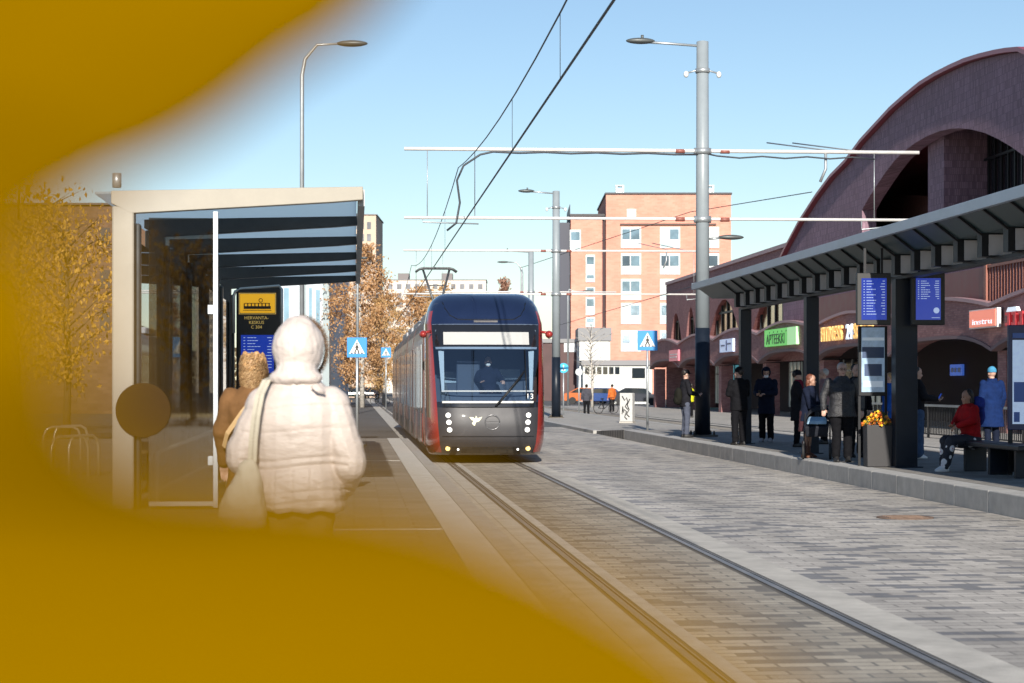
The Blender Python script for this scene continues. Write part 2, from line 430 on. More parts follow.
strip('visor_strip', [onnose(x*1.1, 2.50) for x in xs], .05, mat('visor_blue', (.16, .24, .36), .35), .02)
seam = mat('panel_seam', (.004, .005, .008), .5)
strip('panel_seam', [onnose(x*1.16, 3.02, .002) for x in xs], .018, mat('seam_sheen', (.12, .16, .24), .3), .004)
sm = [(-.92, 3.52), (-.88, 3.38), (-.78, 3.22), (-.62, 3.13), (-.4, 3.12), (0, 3.12), (.4, 3.12), (.62, 3.13), (.78, 3.22), (.88, 3.38), (.92, 3.52)]
strip('hood_seam', [onnose(x, z, .002) for x, z in sm], .03, seam, .004)
strip('hood_grip', [onnose(x*.26, 3.085, .004) for x in xs], .04, mat('chrome', (.6, .6, .62), .2, 1.), .015)
strip('bumper_seam', [onnose(x*.98, .60, .002) for x in xs], .02, seam, .004)
strip('front_seam', [onnose(x*.98, 1.222, .002) for x in xs], .03, seam, .004)
# destination display
dsp = MB(led); g = [[onnose(-.93+1.86*i/12, z, .012) for i in range(13)] for z in (2.575, 2.70, 2.85)]
for a in range(2):
    for i in range(12): dsp.add([g[a][i], g[a][i+1], g[a+1][i+1], g[a+1][i]], [(0, 1, 2, 3)])
dsp.build('destination_display', tram)
for sg in (-1, 1):
    for x, z in ((.86, 1.055), (.845, .905), (.83, .745)):
        p = onnose(sg*x, z); h = MB(lampw).tube([p+Vector((0, .04, 0)), p+Vector((0, -.025, 0))], [.052, .048], 16)
        h.use(mat('lamp_rim', (.25, .25, .26), .3, .8)).tube([p+Vector((0, .03, 0)), p+Vector((0, -.012, 0))], .060, 16)
        h.build('headlight', tram)
    p = onnose(sg*.86, .34); MB(lampy).tube([p+Vector((0, .03, 0)), p+Vector((0, -.03, 0))], .048, 14).build('marker_light', tram)
    p = onnose(sg*.64, .32); MB(lampw).tube([p+Vector((0, .03, 0)), p+Vector((0, -.02, 0))], .022, 10).build('sensor', tram)
# bird emblem, round badge, fleet number
bird = MB(cream); bo = [(-.02, -.13), (.01, -.03), (.10, .0), (.17, .11), (.05, .075), (.01, .14), (-.01, .06), (-.06, .10), (-.16, .10), (-.10, .03), (-.05, .01), (-.09, -.06)]
c = onnose(-.28, .93, .004); cm = Matrix.Translation(c) @ Matrix.Scale(.85, 4)
bird.prism([bo], -.006, .004, 'xzy', cm).build('bird_emblem', tram)
bd = MB(mat('badge_grey', (.16, .16, .17), .3, .6)); c = onnose(.08, .905, .004)
def ring(mb, c, r, t, n=28): mb.tube([c+Vector((r*math.cos(2*PI*k/n), 0, r*math.sin(2*PI*k/n))) for k in range(n+1)], t, 6)
ring(bd, c, .155, .012)
bd.box(c.x-.13, c.x+.13, c.y-.01, c.y+.004, c.z-.025, c.z-.005).box(c.x-.13, c.x+.13, c.y-.01, c.y+.004, c.z+.02, c.z+.035)
bd.build('round_badge', tram)
c = onnose(.90, 1.45, .02)
MB(whitepaint).text('13', .17, Matrix.Translation(c) @ TXC, .004).build('fleet_number', tram)
# wiper
wp = MB(blackmetal); a, b_, e = onnose(.15, 1.24, .04), onnose(.62, 1.78, .05), onnose(.80, 2.0, .05)
wp.tube([a, b_, e], .022, 6); wp.tube([onnose(.22, 1.3, .05), onnose(.72, 1.86, .055)], .014, 6); wp.tube([onnose(.83, 1.4, .03), onnose(.83, 2.48, .03)], .009, 6)
wp.build('wiper', tram)
# mirror pods
for sg in (-1, 1):
    MB(tram_red).tube([(sg*1.2, .95, 2.86), (sg*1.33, .85, 2.84)], .03, 8).ell((sg*1.37, .80, 2.80), .085, .16, .085, 10).build('mirror_pod', tram)
# car bodies with joints
PR = [(1.22, .25), (1.30, .40), (1.325, .9), (1.325, 2.75), (1.30, 2.95), (1.24, 3.15), (1.10, 3.32), (.7, 3.40)]
secs = [(2.3, 9.4), (10.0, 15.6), (16.2, 22.8), (23.4, 29.0), (29.6, 37.0)]
for k, (a, b_) in enumerate(secs):
    m = MB(tram_side); prof = [(-x, z) for x, z in PR]+[(x, z) for x, z in PR[::-1]]
    rg = [[(x, y, z) for x, z in prof] for y in (a, b_)]
    n = len(prof); m.loft(rg, True, False)
    for i, f in enumerate(m.f):
        zz = sum(m.v[q].z for q in f)/len(f); 
        if len(f) == 4: m.mi[i] = 0 if zz < 2.9 else 1
    m.mats.append(tram_grey)
    m.build('car_body', tram)
    wn = []
    y = a+.35 if k else a+.1
    doorat = [1.3, 4.6] if k in (0, 4) else [1.6]
    doors = [(a+d_, a+d_+1.35) for d_ in doorat if a+d_+1.35 < b_]
    segs = []; cur = a+.12
    for d0, d1 in doors: segs.append((cur, d0-.06)); cur = d1+.06
    segs.append((cur, b_-.12))
    for sg in (-1, 1):
        xo = sg*1.327
        for d0, d1 in doors:
            dm = MB(mat('door_panel', (.17, .12, .105), .3, .1, .1, 2, coat=.3)).box(min(xo, xo+sg*.012), max(xo, xo+sg*.012), d0, d1, .38, 2.62)
            o = dm.build('door', tram, bevel=.004)
            for h0, h1 in ((d0+.10, (d0+d1)/2-.04), ((d0+d1)/2+.04, d1-.10)):
                MB(tram_win).box(min(xo+sg*.013, xo+sg*.018), max(xo+sg*.013, xo+sg*.018), h0, h1, .75, 2.5).build('pane', o)
        for s0, s1 in segs:
            if s1-s0 < .4: continue
            nn = max(1, round((s1-s0)/1.7))
            for q in range(nn):
                w0, w1 = s0+(s1-s0)*q/nn+.03, s0+(s1-s0)*(q+1)/nn-.03
                MB(tram_win).box(min(xo, xo+sg*.008), max(xo, xo+sg*.008), w0, w1, 1.12, 2.62).build('window', tram)
        MB(tram_red if k == 0 else tram_grey).box(min(xo, xo+sg*.006)-.0, max(xo, xo+sg*.006), a+.1, b_-.1, .42, 1.06 if k == 0 else .72).build('skirt_panel', tram)
    if k < 4:
        bl = MB(rubber); nxt = secs[k+1][0]; q = 7
        bl.loft([[(x*(.93 if i % 2 else .97), b_+(nxt-b_)*i/q, .3+(z-.3)*(.97 if i % 2 else .99)) for x, z in prof] for i in range(q+1)], False, False)
        bl.build('gangway_bellows', tram)
    rb = MB(mat('roof_unit', (.33, .34, .36), .5, .2, .1, 2)); rb.box(-.95, .95, a+1.0, b_-.8, 3.40, 3.62); rb.build('roof_equipment', tram, bevel=.03)
    bg_ = MB(rubber)
    for by in ((a+b_)/2-.9, (a+b_)/2+.9):
        if k % 2 == 0:
            for sg in (-1, 1): bg_.tube([(sg*.66, by, .30), (sg*.80, by, .30)], .295, 20)
    if bg_.v: bg_.build('wheel', tram)
# pantograph
pg = MB(mat('pantograph_grey', (.10, .105, .11), .5, .5)); by = 27.2; zt = 5.80
pg.box(-.55, .55, by-.6, by+.6, 3.62, 3.74)
for sg in (-1, 1):
    pg.tube([(sg*.14, by+.4, 3.74), (sg*.14, by-.9, 4.60)], .05, 8)
    pg.tube([(sg*.14, by-.9, 4.60), (sg*.46, by+.1, zt-.08)], .04, 8)
    pg.tube([(sg*.46, by-.1, zt-.07), (sg*.46, by+.3, zt-.07)], .03, 6)
pg.tube([(-.14, by-.9, 4.60), (.14, by-.9, 4.60)], .04, 8).tube([(-.30, by-.4, 5.15), (.30, by-.4, 5.15)], .018, 6)
for dy in (-.12, .28):
    pg.tube([(-.72, by+dy, zt-.16), (-.58, by+dy, zt-.06), (-.45, by+dy, zt-.03), (.45, by+dy, zt-.03), (.58, by+dy, zt-.06), (.72, by+dy, zt-.16)], .035, 8)
pg.build('pantograph', tram)
# ------------------------------------------------------------------ tram stop on the near platform
fascia = mat('cream_steel', (.315, .285, .235), .5, .0, .10, 1.5, .1, 90)
ribm = mat('rib_shaded_steel', (.035, .042, .048), .3, .3, .15, 3)  # ribs and posts behind the sunlit first: roof shade put into the colour
roofin = frosted('frosted_roof_glass', (.62, .74, .82), .75)
shelglass = glassmat('shelter_glass', (.46, .44, .40), .10)
NE = Vector((-4.38, 22.45, 0)); v0, u0 = vu(NE)
RW = 2.70                                        # width over the roof
sh = thing('tram_shelter', 'cream fronted tram shelter with ribbed cantilever roof and glass end wall', 'shelter', P(v0, u0, PH), TH)
zt = 3.60                                        # roof top over the platform
def ribpoly(): return [(-.12, zt-.02), (RW, zt+.05), (RW, zt-.10), (2.35, zt-.13), (.45, zt-.25), (.1, zt-.27), (-.12, zt-.16)]
pitch = 3.55; NR = 6
for k in range(NR):
    r = MB(fascia if k == 0 else ribm).prism([ribpoly()], k*pitch, k*pitch+.14, 'xzy')
    r.build('roof_rib', sh, bevel=.008)
    if k % 1 == 0:
        p = MB(fascia if k == 0 else ribm); p.box(-.11, .135, k*pitch+.001, k*pitch+.24, 0, zt-.19)
        p.use(ribm).box(.14, .20, k*pitch+.06, k*pitch+.2, 0, zt-.38)
        p.build('post', sh, bevel=.02)
roof = MB(roofin).prism([[(-.3, zt-.032), (RW-.07, zt+.038), (RW-.07, zt+.011), (-.3, zt-.055)]], .02, NR*pitch-2.2, 'xzy'); roof.build('roof', sh)
eb = MB(mat('edge_steel', (.30, .31, .31), .45, .3, .1, 2))
for k in range(NR-1): eb.box(RW-.06, RW+.02, k*pitch+.16, (k+1)*pitch-.02, zt-.16, zt+.03)
eb.build('roof_edge_beam', sh)
nb = MB(steel).tube([(-.06, .05, zt+.02), (-.06, .05, zt+.18)], .05, 10); nb.build('roof_stub', sh)
fr = MB(steel); fr.box(1.02, 1.07, -.03, .05, .02, zt-.25); fr.box(.30, 1.02, .0, .03, .04, .09)
fr.build('glass_frame', sh)
for z_ in (.5, 2.2): MB(steel).box(.96, 1.015, -.03, .04, z_, z_+.1).build('glass_clamp', sh)
MB(shelglass).box(.30, 1.018, .004, .020, .10, zt-.32).build('glass_panel', sh)
for k in range(NR-1):
    MB(shelglass).box(.10, .116, k*pitch+.28, (k+1)*pitch-.04, .12, zt-.55).build('rear_glass', sh)
bk = mat('bench_wood', (.12, .075, .045), .6, 0, .2, 6, stretch=(8, 1, 8))
bn = MB(bk); bn.box(.35, .75, 6.0, 11.5, .42, .47)
bn.use(blackmetal)
for y_ in (6.3, 8.7, 11.2): bn.box(.50, .60, y_, y_+.06, 0, .42)
tag(bn.build('bench', None, P(v0, u0, PH), TH, bevel=.01), 'slatted bench inside the cream tram shelter', 'bench')
hr = MB(mat('pale_handrail', (.75, .73, .68), .35, .3)).tube([(.28, 1.2, .60), (.75, 4.5, .80), (1.0, 7.4, .62)], .026, 8).tube([(.28, 1.2, .16), (.85, 5.0, .42)], .022, 8)
hr.tube([(.75, 4.5, 0), (.75, 4.5, .80)], .022, 8).tube([(.28, 1.2, 0), (.28, 1.2, .60)], .022, 8).tube([(1.0, 7.4, 0), (1.0, 7.4, .62)], .022, 8).tube([(.85, 5, 0), (.85, 5, .42)], .02, 8)
tag(hr.build('handrail', None, P(v0, u0, PH), TH), 'thin pale handrail behind the glass end wall of the shelter', 'handrail')
dc = mat('shadow_disc', (.040, .022, .010), .8, 0, .1, 6, spec=.1)  # solid dark disc in place of a round shadow cast on post and glass
tag(MB(dc).tube([(.24, -.045, 1.12), (.24, -.008, 1.12)], .305, 48).build('round_disc', None, P(v0, u0, PH), TH, bevel=.004), 'round dark brown disc standing in for a shadow across the front post and the glass of the cream shelter', 'sign')
# stop totem
yel = mat('sign_yellow', (.80, .44, .02), .5, 0, .04, 3, emit=(1, .50, .02), estr=.32)
ink = mat('sign_black', (.012, .012, .013), .5)
goldtext = mat('sign_gold_text', (.62, .42, .10), .5, emit=(.7, .5, .15), estr=.25)
Yt = 27.8; c = at(258, 300, Yt)
sg_ = thing('stop_sign', 'black stop totem with yellow tram pictogram reading Hervanta keskus', 'sign', (c.x, Yt, PH), 0)
k_ = Yt/F                                       # metres per pixel there
def sx(x): return (x-HX)*k_-c.x
def szz(y): return CZ+(HY-y)*k_-PH
bd = MB(ink).box(sx(236), sx(281), 0, .16, .05, szz(287)); bd.build('board', sg_, bevel=.03)
tb = MB(steel).tube([(sx(233.5), .02, szz(333)), (sx(233.5), .02, szz(296)), (sx(235), .02, szz(291.5)), (sx(240), .02, szz(289)), (sx(279), .02, szz(286)), (sx(281.5), .02, szz(289)), (sx(281.5), .02, szz(335))], .022, 10); tb.build('tube_frame', sg_)
plate = MB(yel).box(sx(240), sx(275), -.02, -.002, szz(313), szz(294)); pl = plate.build('pictogram_plate', sg_, bevel=.02)
tp = MB(ink)
x0, x1 = sx(244), sx(271)
tp.box(x0, x1, -.03, -.021, szz(309), szz(306.2)); tp.box(x0+.01, x1-.01, -.03, -.021, szz(303.6), szz(303.0))
for q in range(8): tp.box(x0+(x1-x0)*q/7.6, x0+(x1-x0)*q/7.6+.014, -.03, -.021, szz(306.2), szz(303.6))
tp.box(x0-.01, x1+.01, -.03, -.021, szz(310.6), szz(310.1))
xc, zc = sx(261), szz(300.4); ring_ = [Vector((xc+.025*math.cos(a*PI/8), -.025, zc+.025*math.sin(a*PI/8))) for a in range(17)]
tp.tube(ring_, .005, 5); tp.build('tram_pictogram', pl)
bo = MB(goldtext)
for a, b_ in (((239, 293), (276, 293.6)), ((239, 313.6), (276, 314.2)), ((239, 293), (239.6, 314)), ((275.4, 293), (276, 314))):
    bo.box(min(sx(a[0]), sx(b_[0])), max(sx(a[0]), sx(b_[0])), -.012, -.001, min(szz(a[1]), szz(b_[1])), max(szz(a[1]), szz(b_[1])))
bo.build('plate_border', pl)
tx = MB(goldtext)
for s_, y_ in (('HERVANTA-', 318), ('KESKUS', 322.6), ('C 304', 327.2)):
    tx.text(s_, .062, Matrix.Translation((sx(256.5), -.004, szz(y_))) @ TXC, .003)
tx.build('stop_name', sg_)
def screenmat(name, c_, s_): return mat(name, tuple(x*.3 for x in c_), .2, emit=c_, estr=s_)
scr = screenmat('screen_blue', (.010, .035, .30), .6); scrtx = screenmat('screen_text', (.45, .58, .90), .42)
def departures(mb, x0, x1, z0, z1, y, rows, fill=1.):
    """lit rows of a departure screen facing -y."""
    h = (z1-z0)
    for r in range(rows):
        z = z1-h*(.07+.86*fill*r/max(1, rows))
        t = h*.008
        L_ = x0+(x1-x0)*.08
        mb.box(L_, L_+(x1-x0)*.05, y-.004, y, z-t, z+t)
        w_ = (x1-x0)*(.20+.22*rnd.random()); q = L_+(x1-x0)*.12
        while w_ > .02:
            a = min(w_, (x1-x0)*(.04+.08*rnd.random())); mb.box(q, q+a*.85, y-.004, y, z-t, z+t); q += a; w_ -= a
        mb.box(x1-(x1-x0)*(.14+.12*rnd.random()), x1-(x1-x0)*.07, y-.004, y, z-t, z+t)
ds = MB(scr).box(sx(241), sx(274), -.012, 0, szz(373), szz(335)); d_ = ds.build('display_screen', sg_)
t_ = MB(scrtx); departures(t_, sx(241), sx(274), szz(373), szz(335), -.0125, 11); t_.build('departure_rows', d_)
# litter bin
c = gnd(350, 487, PH)
b = thing('litter_bin', 'dark grey litter bin standing on the platform beside the cream coat', 'bin', (c.x, c.y, PH), 0)
bm_ = mat('bin_grey', (.06, .065, .075), .5, .2, .1, 6)
q = MB(bm_); pr = [(-.17, .0), (.17, 0), (.2, .42), (-.2, .42)]
q.prism([pr], -.16, .16, 'xzy', T3(0, 0, .12)); q.build('bin_body', b, bevel=.02)
q = MB(blackmetal).box(-.215, .215, -.18, .18, .54, .60); q.build('lid', b, bevel=.015)
q = MB(blackmetal).box(-.05, .05, -.05, .05, 0, .12); q.build('foot', b)

# ------------------------------------------------------------------ canopy on the far platform
can = thing('platform_canopy', 'long dark steel canopy with pale rib ends over the right platform', 'canopy', P(8.67, 0, PH), TH)
post_v = .66
pu = [vu(gnd(745, 443.5, PH))[1]-6.95*k for k in range(0, 4)]
uend = pu[0]+3.1
ZC = 3.96
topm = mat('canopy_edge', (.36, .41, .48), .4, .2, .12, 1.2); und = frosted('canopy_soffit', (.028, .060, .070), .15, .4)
rf = MB(topm); ra, rb_ = 12.0, uend
rf.box(-.10, -.02, ra, rb_, ZC-.14, ZC+.02); rf.box(-.10, 3.0, rb_, rb_+.06, ZC-.13, ZC+.03)
rf.build('edge_beam', can, bevel=.006)
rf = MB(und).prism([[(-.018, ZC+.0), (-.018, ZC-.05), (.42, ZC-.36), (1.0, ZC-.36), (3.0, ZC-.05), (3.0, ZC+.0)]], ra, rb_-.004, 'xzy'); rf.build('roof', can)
pan = mat('sunlit_rib_pale', (.48, .455, .47), .5, 0, .08, 4)  # pale colour stands in for sun on the near rib faces
y = pu[0]-.2
while y > 24:
    fi = MB(blackmetal).box(.40, 1.02, y, y+.22, ZC-.70, ZC-.361); o = fi.build('roof_rib', can)
    MB(pan).box(.50, .84, y-.014, y-.003, ZC-.68, ZC-.38).build('sunlit_rib_face', o)
    MB(blackmetal).prism([[(.0, ZC-.052), (.40, ZC-.362), (.40, ZC-.40), (.0, ZC-.10)]], y, y+.05, 'xzy').build('soffit_fin', o)
    y -= 1.17
MB(blackmetal).box(post_v-.08, post_v+.12, ra, pu[0]+.4, ZC-.76, ZC-.702).build('long_beam', can)
for u_ in pu:
    wd = .13 if u_ != pu[2] else .19
    MB(navymetal).box(post_v-wd, post_v+wd, u_-.14, u_+.14, 0, ZC-.765).box(post_v-wd-.08, post_v+wd+.08, u_-.22, u_+.22, 0, .02).build('post', can, bevel=.012)
# two departure screens hung from the canopy, either side of the widest post
Ys = 33.6; k_ = Ys/F
def screen(x0, x1, y0, y1, rows, fill, label, wifi):
    cx = (x0+x1)/2; c = at(cx, y1, Ys)
    t = thing('departure_screen', label, 'screen', (c.x, Ys, c.z), 0, 'departure screens under the canopy')
    hw = (x1-x0)/2*k_; h = (y1-y0)*k_
    MB(ink).box(-hw, hw, 0, .14, 0, h).build('screen_case', t, bevel=.012)
    o = MB(scr).box(-hw*.74, hw*.74, -.008, -.001, h*.10, h*.90).build('screen_panel', t)
    q = MB(scrtx); departures(q, -hw*.74, hw*.74, h*.10, h*.90, -.0085, rows, fill)
    if wifi: q.tube([(hw*.48, -.012, h*.28), (hw*.48, -.0085, h*.28)], .05, 14); q.box(hw*.2, hw*.68, -.012, -.0085, h*.135, h*.145)
    q.build('departure_rows', o)
    hb = MB(blackmetal)
    for sg in (-1, 1): hb.box(sg*hw*.5-.02, sg*hw*.5+.02, .05, .09, h, h+.42)
    hb.build('bracket', t)
screen(857, 891, 273, 325, 13, 1., 'departure screen filled with rows of times hung left of the wide canopy post', 0)
screen(911.5, 945, 273, 325, 9, .55, 'half filled departure screen with white dot hung right of the wide canopy post', 1)
# timetable lightbox and planter
Yp = 34.6; k_ = Yp/F; c = at(873, 458, Yp)
lb = thing('pale_case', 'narrow pale blue timetable case hanging under the fuller departure screen', 'notice case', (c.x, Yp, 0), 0)
def zz(y): return CZ+(HY-y)*k_
MB(blackmetal).box(-.25, .25, 0, .09, zz(396), zz(326)).build('case_frame', lb, bevel=.01)
paper = mat('paper_pale_blue', (.30, .42, .56), .3, 0, .35, 4, emit=(.3, .42, .58), estr=.12)
o = MB(paper).box(-.20, .20, -.008, -.001, zz(392), zz(327.5)).build('case_face', lb)
q = MB(mat('poster_white', (.6, .68, .76), .4, emit=(.5, .6, .7), estr=.15)); q.box(-.17, .17, -.013, -.0085, zz(387), zz(381)); q.box(-.19, .19, -.013, -.0085, zz(340.5), zz(337.5)); q.use(mat('poster_navy', (.03, .06, .14), .4)).box(-.19, .19, -.013, -.0085, zz(358), zz(347)).box(-.15, .15, -.013, -.0085, zz(376), zz(364)); q.build('case_bands', o)
MB(blackmetal).box(-.25, -.21, .02, .07, PH, zz(396)).box(.21, .25, .02, .07, PH, zz(396)).build('leg', lb)
pt = thing('flower_planter', 'tall black planter box with orange and yellow autumn flowers under the timetable case', 'planter', (c.x+.02, Yp-.32, PH), 0)
MB(mat('planter_black', (.020, .019, .022), .55, 0, .2, 5)).prism([[(-.21, 0), (.21, 0), (.22, .72), (-.22, .72)]], -.2, .2, 'xzy').build('box', pt, bevel=.012)
fl = MB()
fms = [mat('flower_orange', (.75, .22, .02), .6), mat('flower_yellow', (.85, .55, .03), .6), mat('flower_rust', (.35, .06, .02), .6), mat('flower_green', (.05, .09, .03), .7)]
for k in range(260):
    a = rnd.random()*2*PI; r = .25*math.sqrt(rnd.random()); z = .70+.26*(1-(r/.27)**2)*rnd.random()**.5
    fl.use(fms[rnd.choice([0, 0, 1, 1, 2, 3, 3])]); R_ = Euler((rnd.random()*1.2, rnd.random()*1.2, a)).to_matrix().to_4x4()
    s_ = .022+.02*rnd.random()
    fl.add([(-s_, 0, 0), (0, -s_, .006), (s_, 0, 0), (0, s_, .006), (0, 0, -.01)], [(0, 1, 4), (1, 2, 4), (2, 3, 4), (3, 0, 4)], False, T3(r*math.cos(a), r*math.sin(a), z) @ R_)
fl.build('flowers', pt, norm=False)
# bench and map case at the near end
c = gnd(998, 478, PH); bv, bu = vu(c)
bn = thing('bench', 'low black metal bench under the right canopy with a person in red sitting on it', 'bench', P(9.80, 28.9, PH), TH)
MB(mat('bench_black', (.022, .022, .027), .45, .2, .15, 5)).box(0, .52, 0, 3.35, .42, .50).build('seat', bn, bevel=.02)
for y_ in (.35, 1.6, 2.85): MB(navymetal).box(.08, .44, y_, y_+.10, 0, .419).build('leg', bn, bevel=.01)
MB(mat('bench_panel', (.035, .034, .04), .5, .1, .1, 4)).box(.40, .44, .46, 1.59, .05, .418).build('rear_panel', bn)
Ym = 31.0; k_ = Ym/F; c = at(1026, 330, Ym)
mp_ = thing('map_case', 'blue framed route map case beside the black bench at the right', 'map case', (c.x, Ym, 0), 0)
MB(mat('case_blue', (.02, .03, .10), .4)).box(-.27, .75, 0, .1, CZ+(HY-430)*k_, CZ+(HY-325)*k_).build('case_frame', mp_, bevel=.01)
o = MB(mat('map_paper', (.50, .62, .80), .35, 0, .18, 5, emit=(.45, .58, .8), estr=.25)).box(-.21, .7, -.007, -.001, CZ+(HY-424)*k_, CZ+(HY-340)*k_).build('map_sheet', mp_)
q = MB(mat('map_line', (.05, .12, .40), .4)); 
for a, b_, e_, g_ in ((-.21, .7, 333, 338), (-.19, -.02, 382, 402), (.02, .6, 405, 411), (-.19, -.1, 412, 422), (.0, .3, 352, 353.5), (.0, .4, 360, 361.5), (.0, .35, 371, 372.5)):
    q.box(a, b_, -.011, -.0075, CZ+(HY-g_)*k_, CZ+(HY-e_)*k_)
q.build('map_print', o)
MB(blackmetal).box(-.26, -.2, .02, .08, PH, CZ+(HY-430)*k_).box(.68, .74, .02, .08, PH, CZ+(HY-430)*k_).build('leg', mp_)

# ------------------------------------------------------------------ catenary
wire_m = mat('wire_dark', (.05, .055, .065), .5, .5)
insul = mat('insulator_red', (.26, .09, .07), .5)
whitetube = mat('bracket_tube', (.72, .70, .68), .4, .1, .08, 3)
base = gnd(702.5, 436.5, PH); pv, pu_ = vu(base)
def catpole(loc, H, tubes, left, right, label, full=True, r=.19, lamp_dir=-1, lamp2=False, lamparm=1.55):
    t = thing('catenary_pole', label, 'pole', loc, TH)
    MB(greypaint).tube([(0, 0, 2.95), (0, 0, H)], [r*1.0, r*.86], 24).tube([(0, 0, H), (0, 0, H+.02)], r*.5, 16).build('shaft', t)
    MB(navymetal).tube([(0, 0, 0), (0, 0, 2.949)], [r*1.12, r*1.03], 24).build('lower_shaft', t)
    fl_ = MB(mat('base_rust', (.10, .085, .07), .7, .2, .2, 6)).box(-.36, .36, -.36, .36, 0, .05)
    for a in (-.27, .27):
        for b_ in (-.27, .27): fl_.tube([(a, b_, .05), (a, b_, .16)], [.035, .02], 6)
    fl_.build('base_plate', t)
    for i, z in enumerate(tubes):
        b_ = MB(whitetube); b_.tube([(-left, 0, z), (right, 0, z+.02)], .052 if i == 0 else .042, 10)
        b_.use(insul).tube([(-r-.55, 0, z), (-r-.3, 0, z)], .06, 10).tube([(r+.3, 0, z), (r+.55, 0, z)], .06, 10)
        b_.use(steel).tube([(-r-.04, 0, z), (r+.04, 0, z)], .10, 10).tube([(0, 0, z-.08), (0, 0, z+.08)], r*1.08, 20)
        b_.build('cross_tube', t)
    if len(tubes) > 1:
        def hang(pts, r): MB(steel).tube(pts, r, 6).build('hanger', t)
        for x_ in (-left+.62, -left+1.9, right-1.25): hang([(x_, 0, tubes[1]), (x_, 0, tubes[0])], .012)
        hang([(right-2.6, 0, tubes[0]), (right-2.6, 0, tubes[0]-.45), (right-2.75, 0, tubes[0]-.8)], .04)
        for q in (2.2, 1.45): hang([(right-q, 0, tubes[0]+.02), (right-q-1.4, 3.0, tubes[0]+.62)], .02)
        hang([(-left+.5, 0, tubes[1]), (-left+.5, 0, tubes[1]-.12), (-left+2.0, -.02, tubes[1]-.16)], .022)
        hang([(right-1.6, 0, tubes[1]), (right-1.6, 0, tubes[1]-.25), (right-.5, 0, tubes[1]-.12)], .022)
    if full:
        zi = H-.85; h = MB(steel).tube([(-.42, 0, zi), (-.2, 0, zi+.06), (.2, 0, zi+.06), (.42, 0, zi)], .025, 6).tube([(0, 0, zi), (0, 0, zi+.12)], r*1.02, 20)
        h.use(whitepaint).ell((-.45, 0, zi-.04), .07, .07, .09, 8).ell((.45, 0, zi-.04), .07, .07, .09, 8); h.build('insulator_yoke', t)
    la = MB(steel).tube([(0, 0, H-.12), (lamp_dir*lamparm*.6, 0, H-.06), (lamp_dir*lamparm, 0, H-.03)], .035, 8)
    la.build('lamp_arm', t)
    MB(mat('lamp_housing', (.10, .11, .11), .45, .3)).ell((lamp_dir*(lamparm+.15), 0, H), .40, .14, .085, 12).tube([(lamp_dir*(lamparm+.1), 0, H+.04), (lamp_dir*(lamparm+.1), 0, H+.16)], .04, 8).build('lamp_head', t)
    if lamp2:
        z = (HY-233)/38.+1.7-PH
        MB(steel).tube([(r, 0, z-.03), (.5, 0, z)], .03, 8).build('lamp_arm', t)
        MB(mat('lamp_housing')if False else MATS['lamp_housing']).ell((.78, 0, z+.02), .36, .12, .07, 12).build('lamp_head', t)
    return t
catpole((base.x, base.y, PH), 10.73, [7.75, 5.90], 8.1, 6.0, 'tall grey catenary pole with dark base standing at the end of the right canopy', lamp2=True)
c = gnd(548.5, 414, 0); 
catpole((c.x, 97, .1), 11.0, [8.1, 6.0], 7.4, 8.0, 'second grey catenary pole rising just right of the tram', r=.20, lamparm=1.3)
c = at(531, 385, 140)
catpole((c.x, 140, .1), 11.0, [8.1], 7.4, 6.0, 'farthest grey catenary pole seen above the tram roof', full=False, r=.22)
def cable(name, pts, r, label, cat='cable', m=wire_m):
    return tag(MB(m).tube(pts, r, 6).build(name), label, cat)
vt = 2.80
ups = [pu_-46, pu_, pu_+44, pu_+90]
zc_ = 5.86; pts = []; mes = []
cw = []
for a, b_ in zip(ups, ups[1:]):
    for i in range(12):
        s_ = i/12; u = a+(b_-a)*s_
        cw.append(P(vt, u, zc_)); mes.append(P(vt, u, 7.55-1.0*4*s_*(1-s_)*.8))
cable('contact_wire', cw, .018, 'lower dark contact wire stretched over the tram track to the pantograph')
ob = MB(wire_m).tube(mes, .013, 6)
for a, b_ in zip(ups, ups[1:]):
    for s_ in (.18, .42, .60, .84):
        u = a+(b_-a)*s_; ob.tube([P(vt, u, zc_), P(vt, u, 7.55-3.2*s_*(1-s_))], .007, 4)
tag(ob.build('messenger_wire'), 'upper sagging wire with thin droppers above the tram track', 'cable')
q = lambda x, z: Vector((base.x+x*CT, base.y+x*ST-.08, z+PH))
bc = [q(.1, 7.66)]
for i in range(1, 9): bc.append(q(-.1-i*.70, 7.68-.03*(i % 2)))
bc += [q(-6.05, 7.6), q(-6.5, 7.3), q(-6.68, 6.9), q(-6.6, 6.3), q(-6.7, 5.75), q(-6.95, 5.55)]
cable('feeder_cable', bc, .028, 'black feeder cable hanging under the upper cross tube and curling down to the contact wire')
cable('feeder_cable', [q(.2, 7.66)]+[q(.4+i*.62, 7.62-.05*(i % 2)) for i in range(8)], .022, 'black cable looped under the right half of the upper cross tube')
cable('contact_wire', [P(14.35, pu_-46, 5.9), P(14.35, pu_, 5.9), P(14.35, pu_+44, 5.9), P(14.35, pu_+90, 5.9)], .016, 'contact wire over the second track behind the right canopy')
cable('span_wire', [at(520, 268, 150), at(690, 212, 110), at(812, 192, 82)], .02, 'thin span wire slanting across the orange apartment block towards the arched roof')

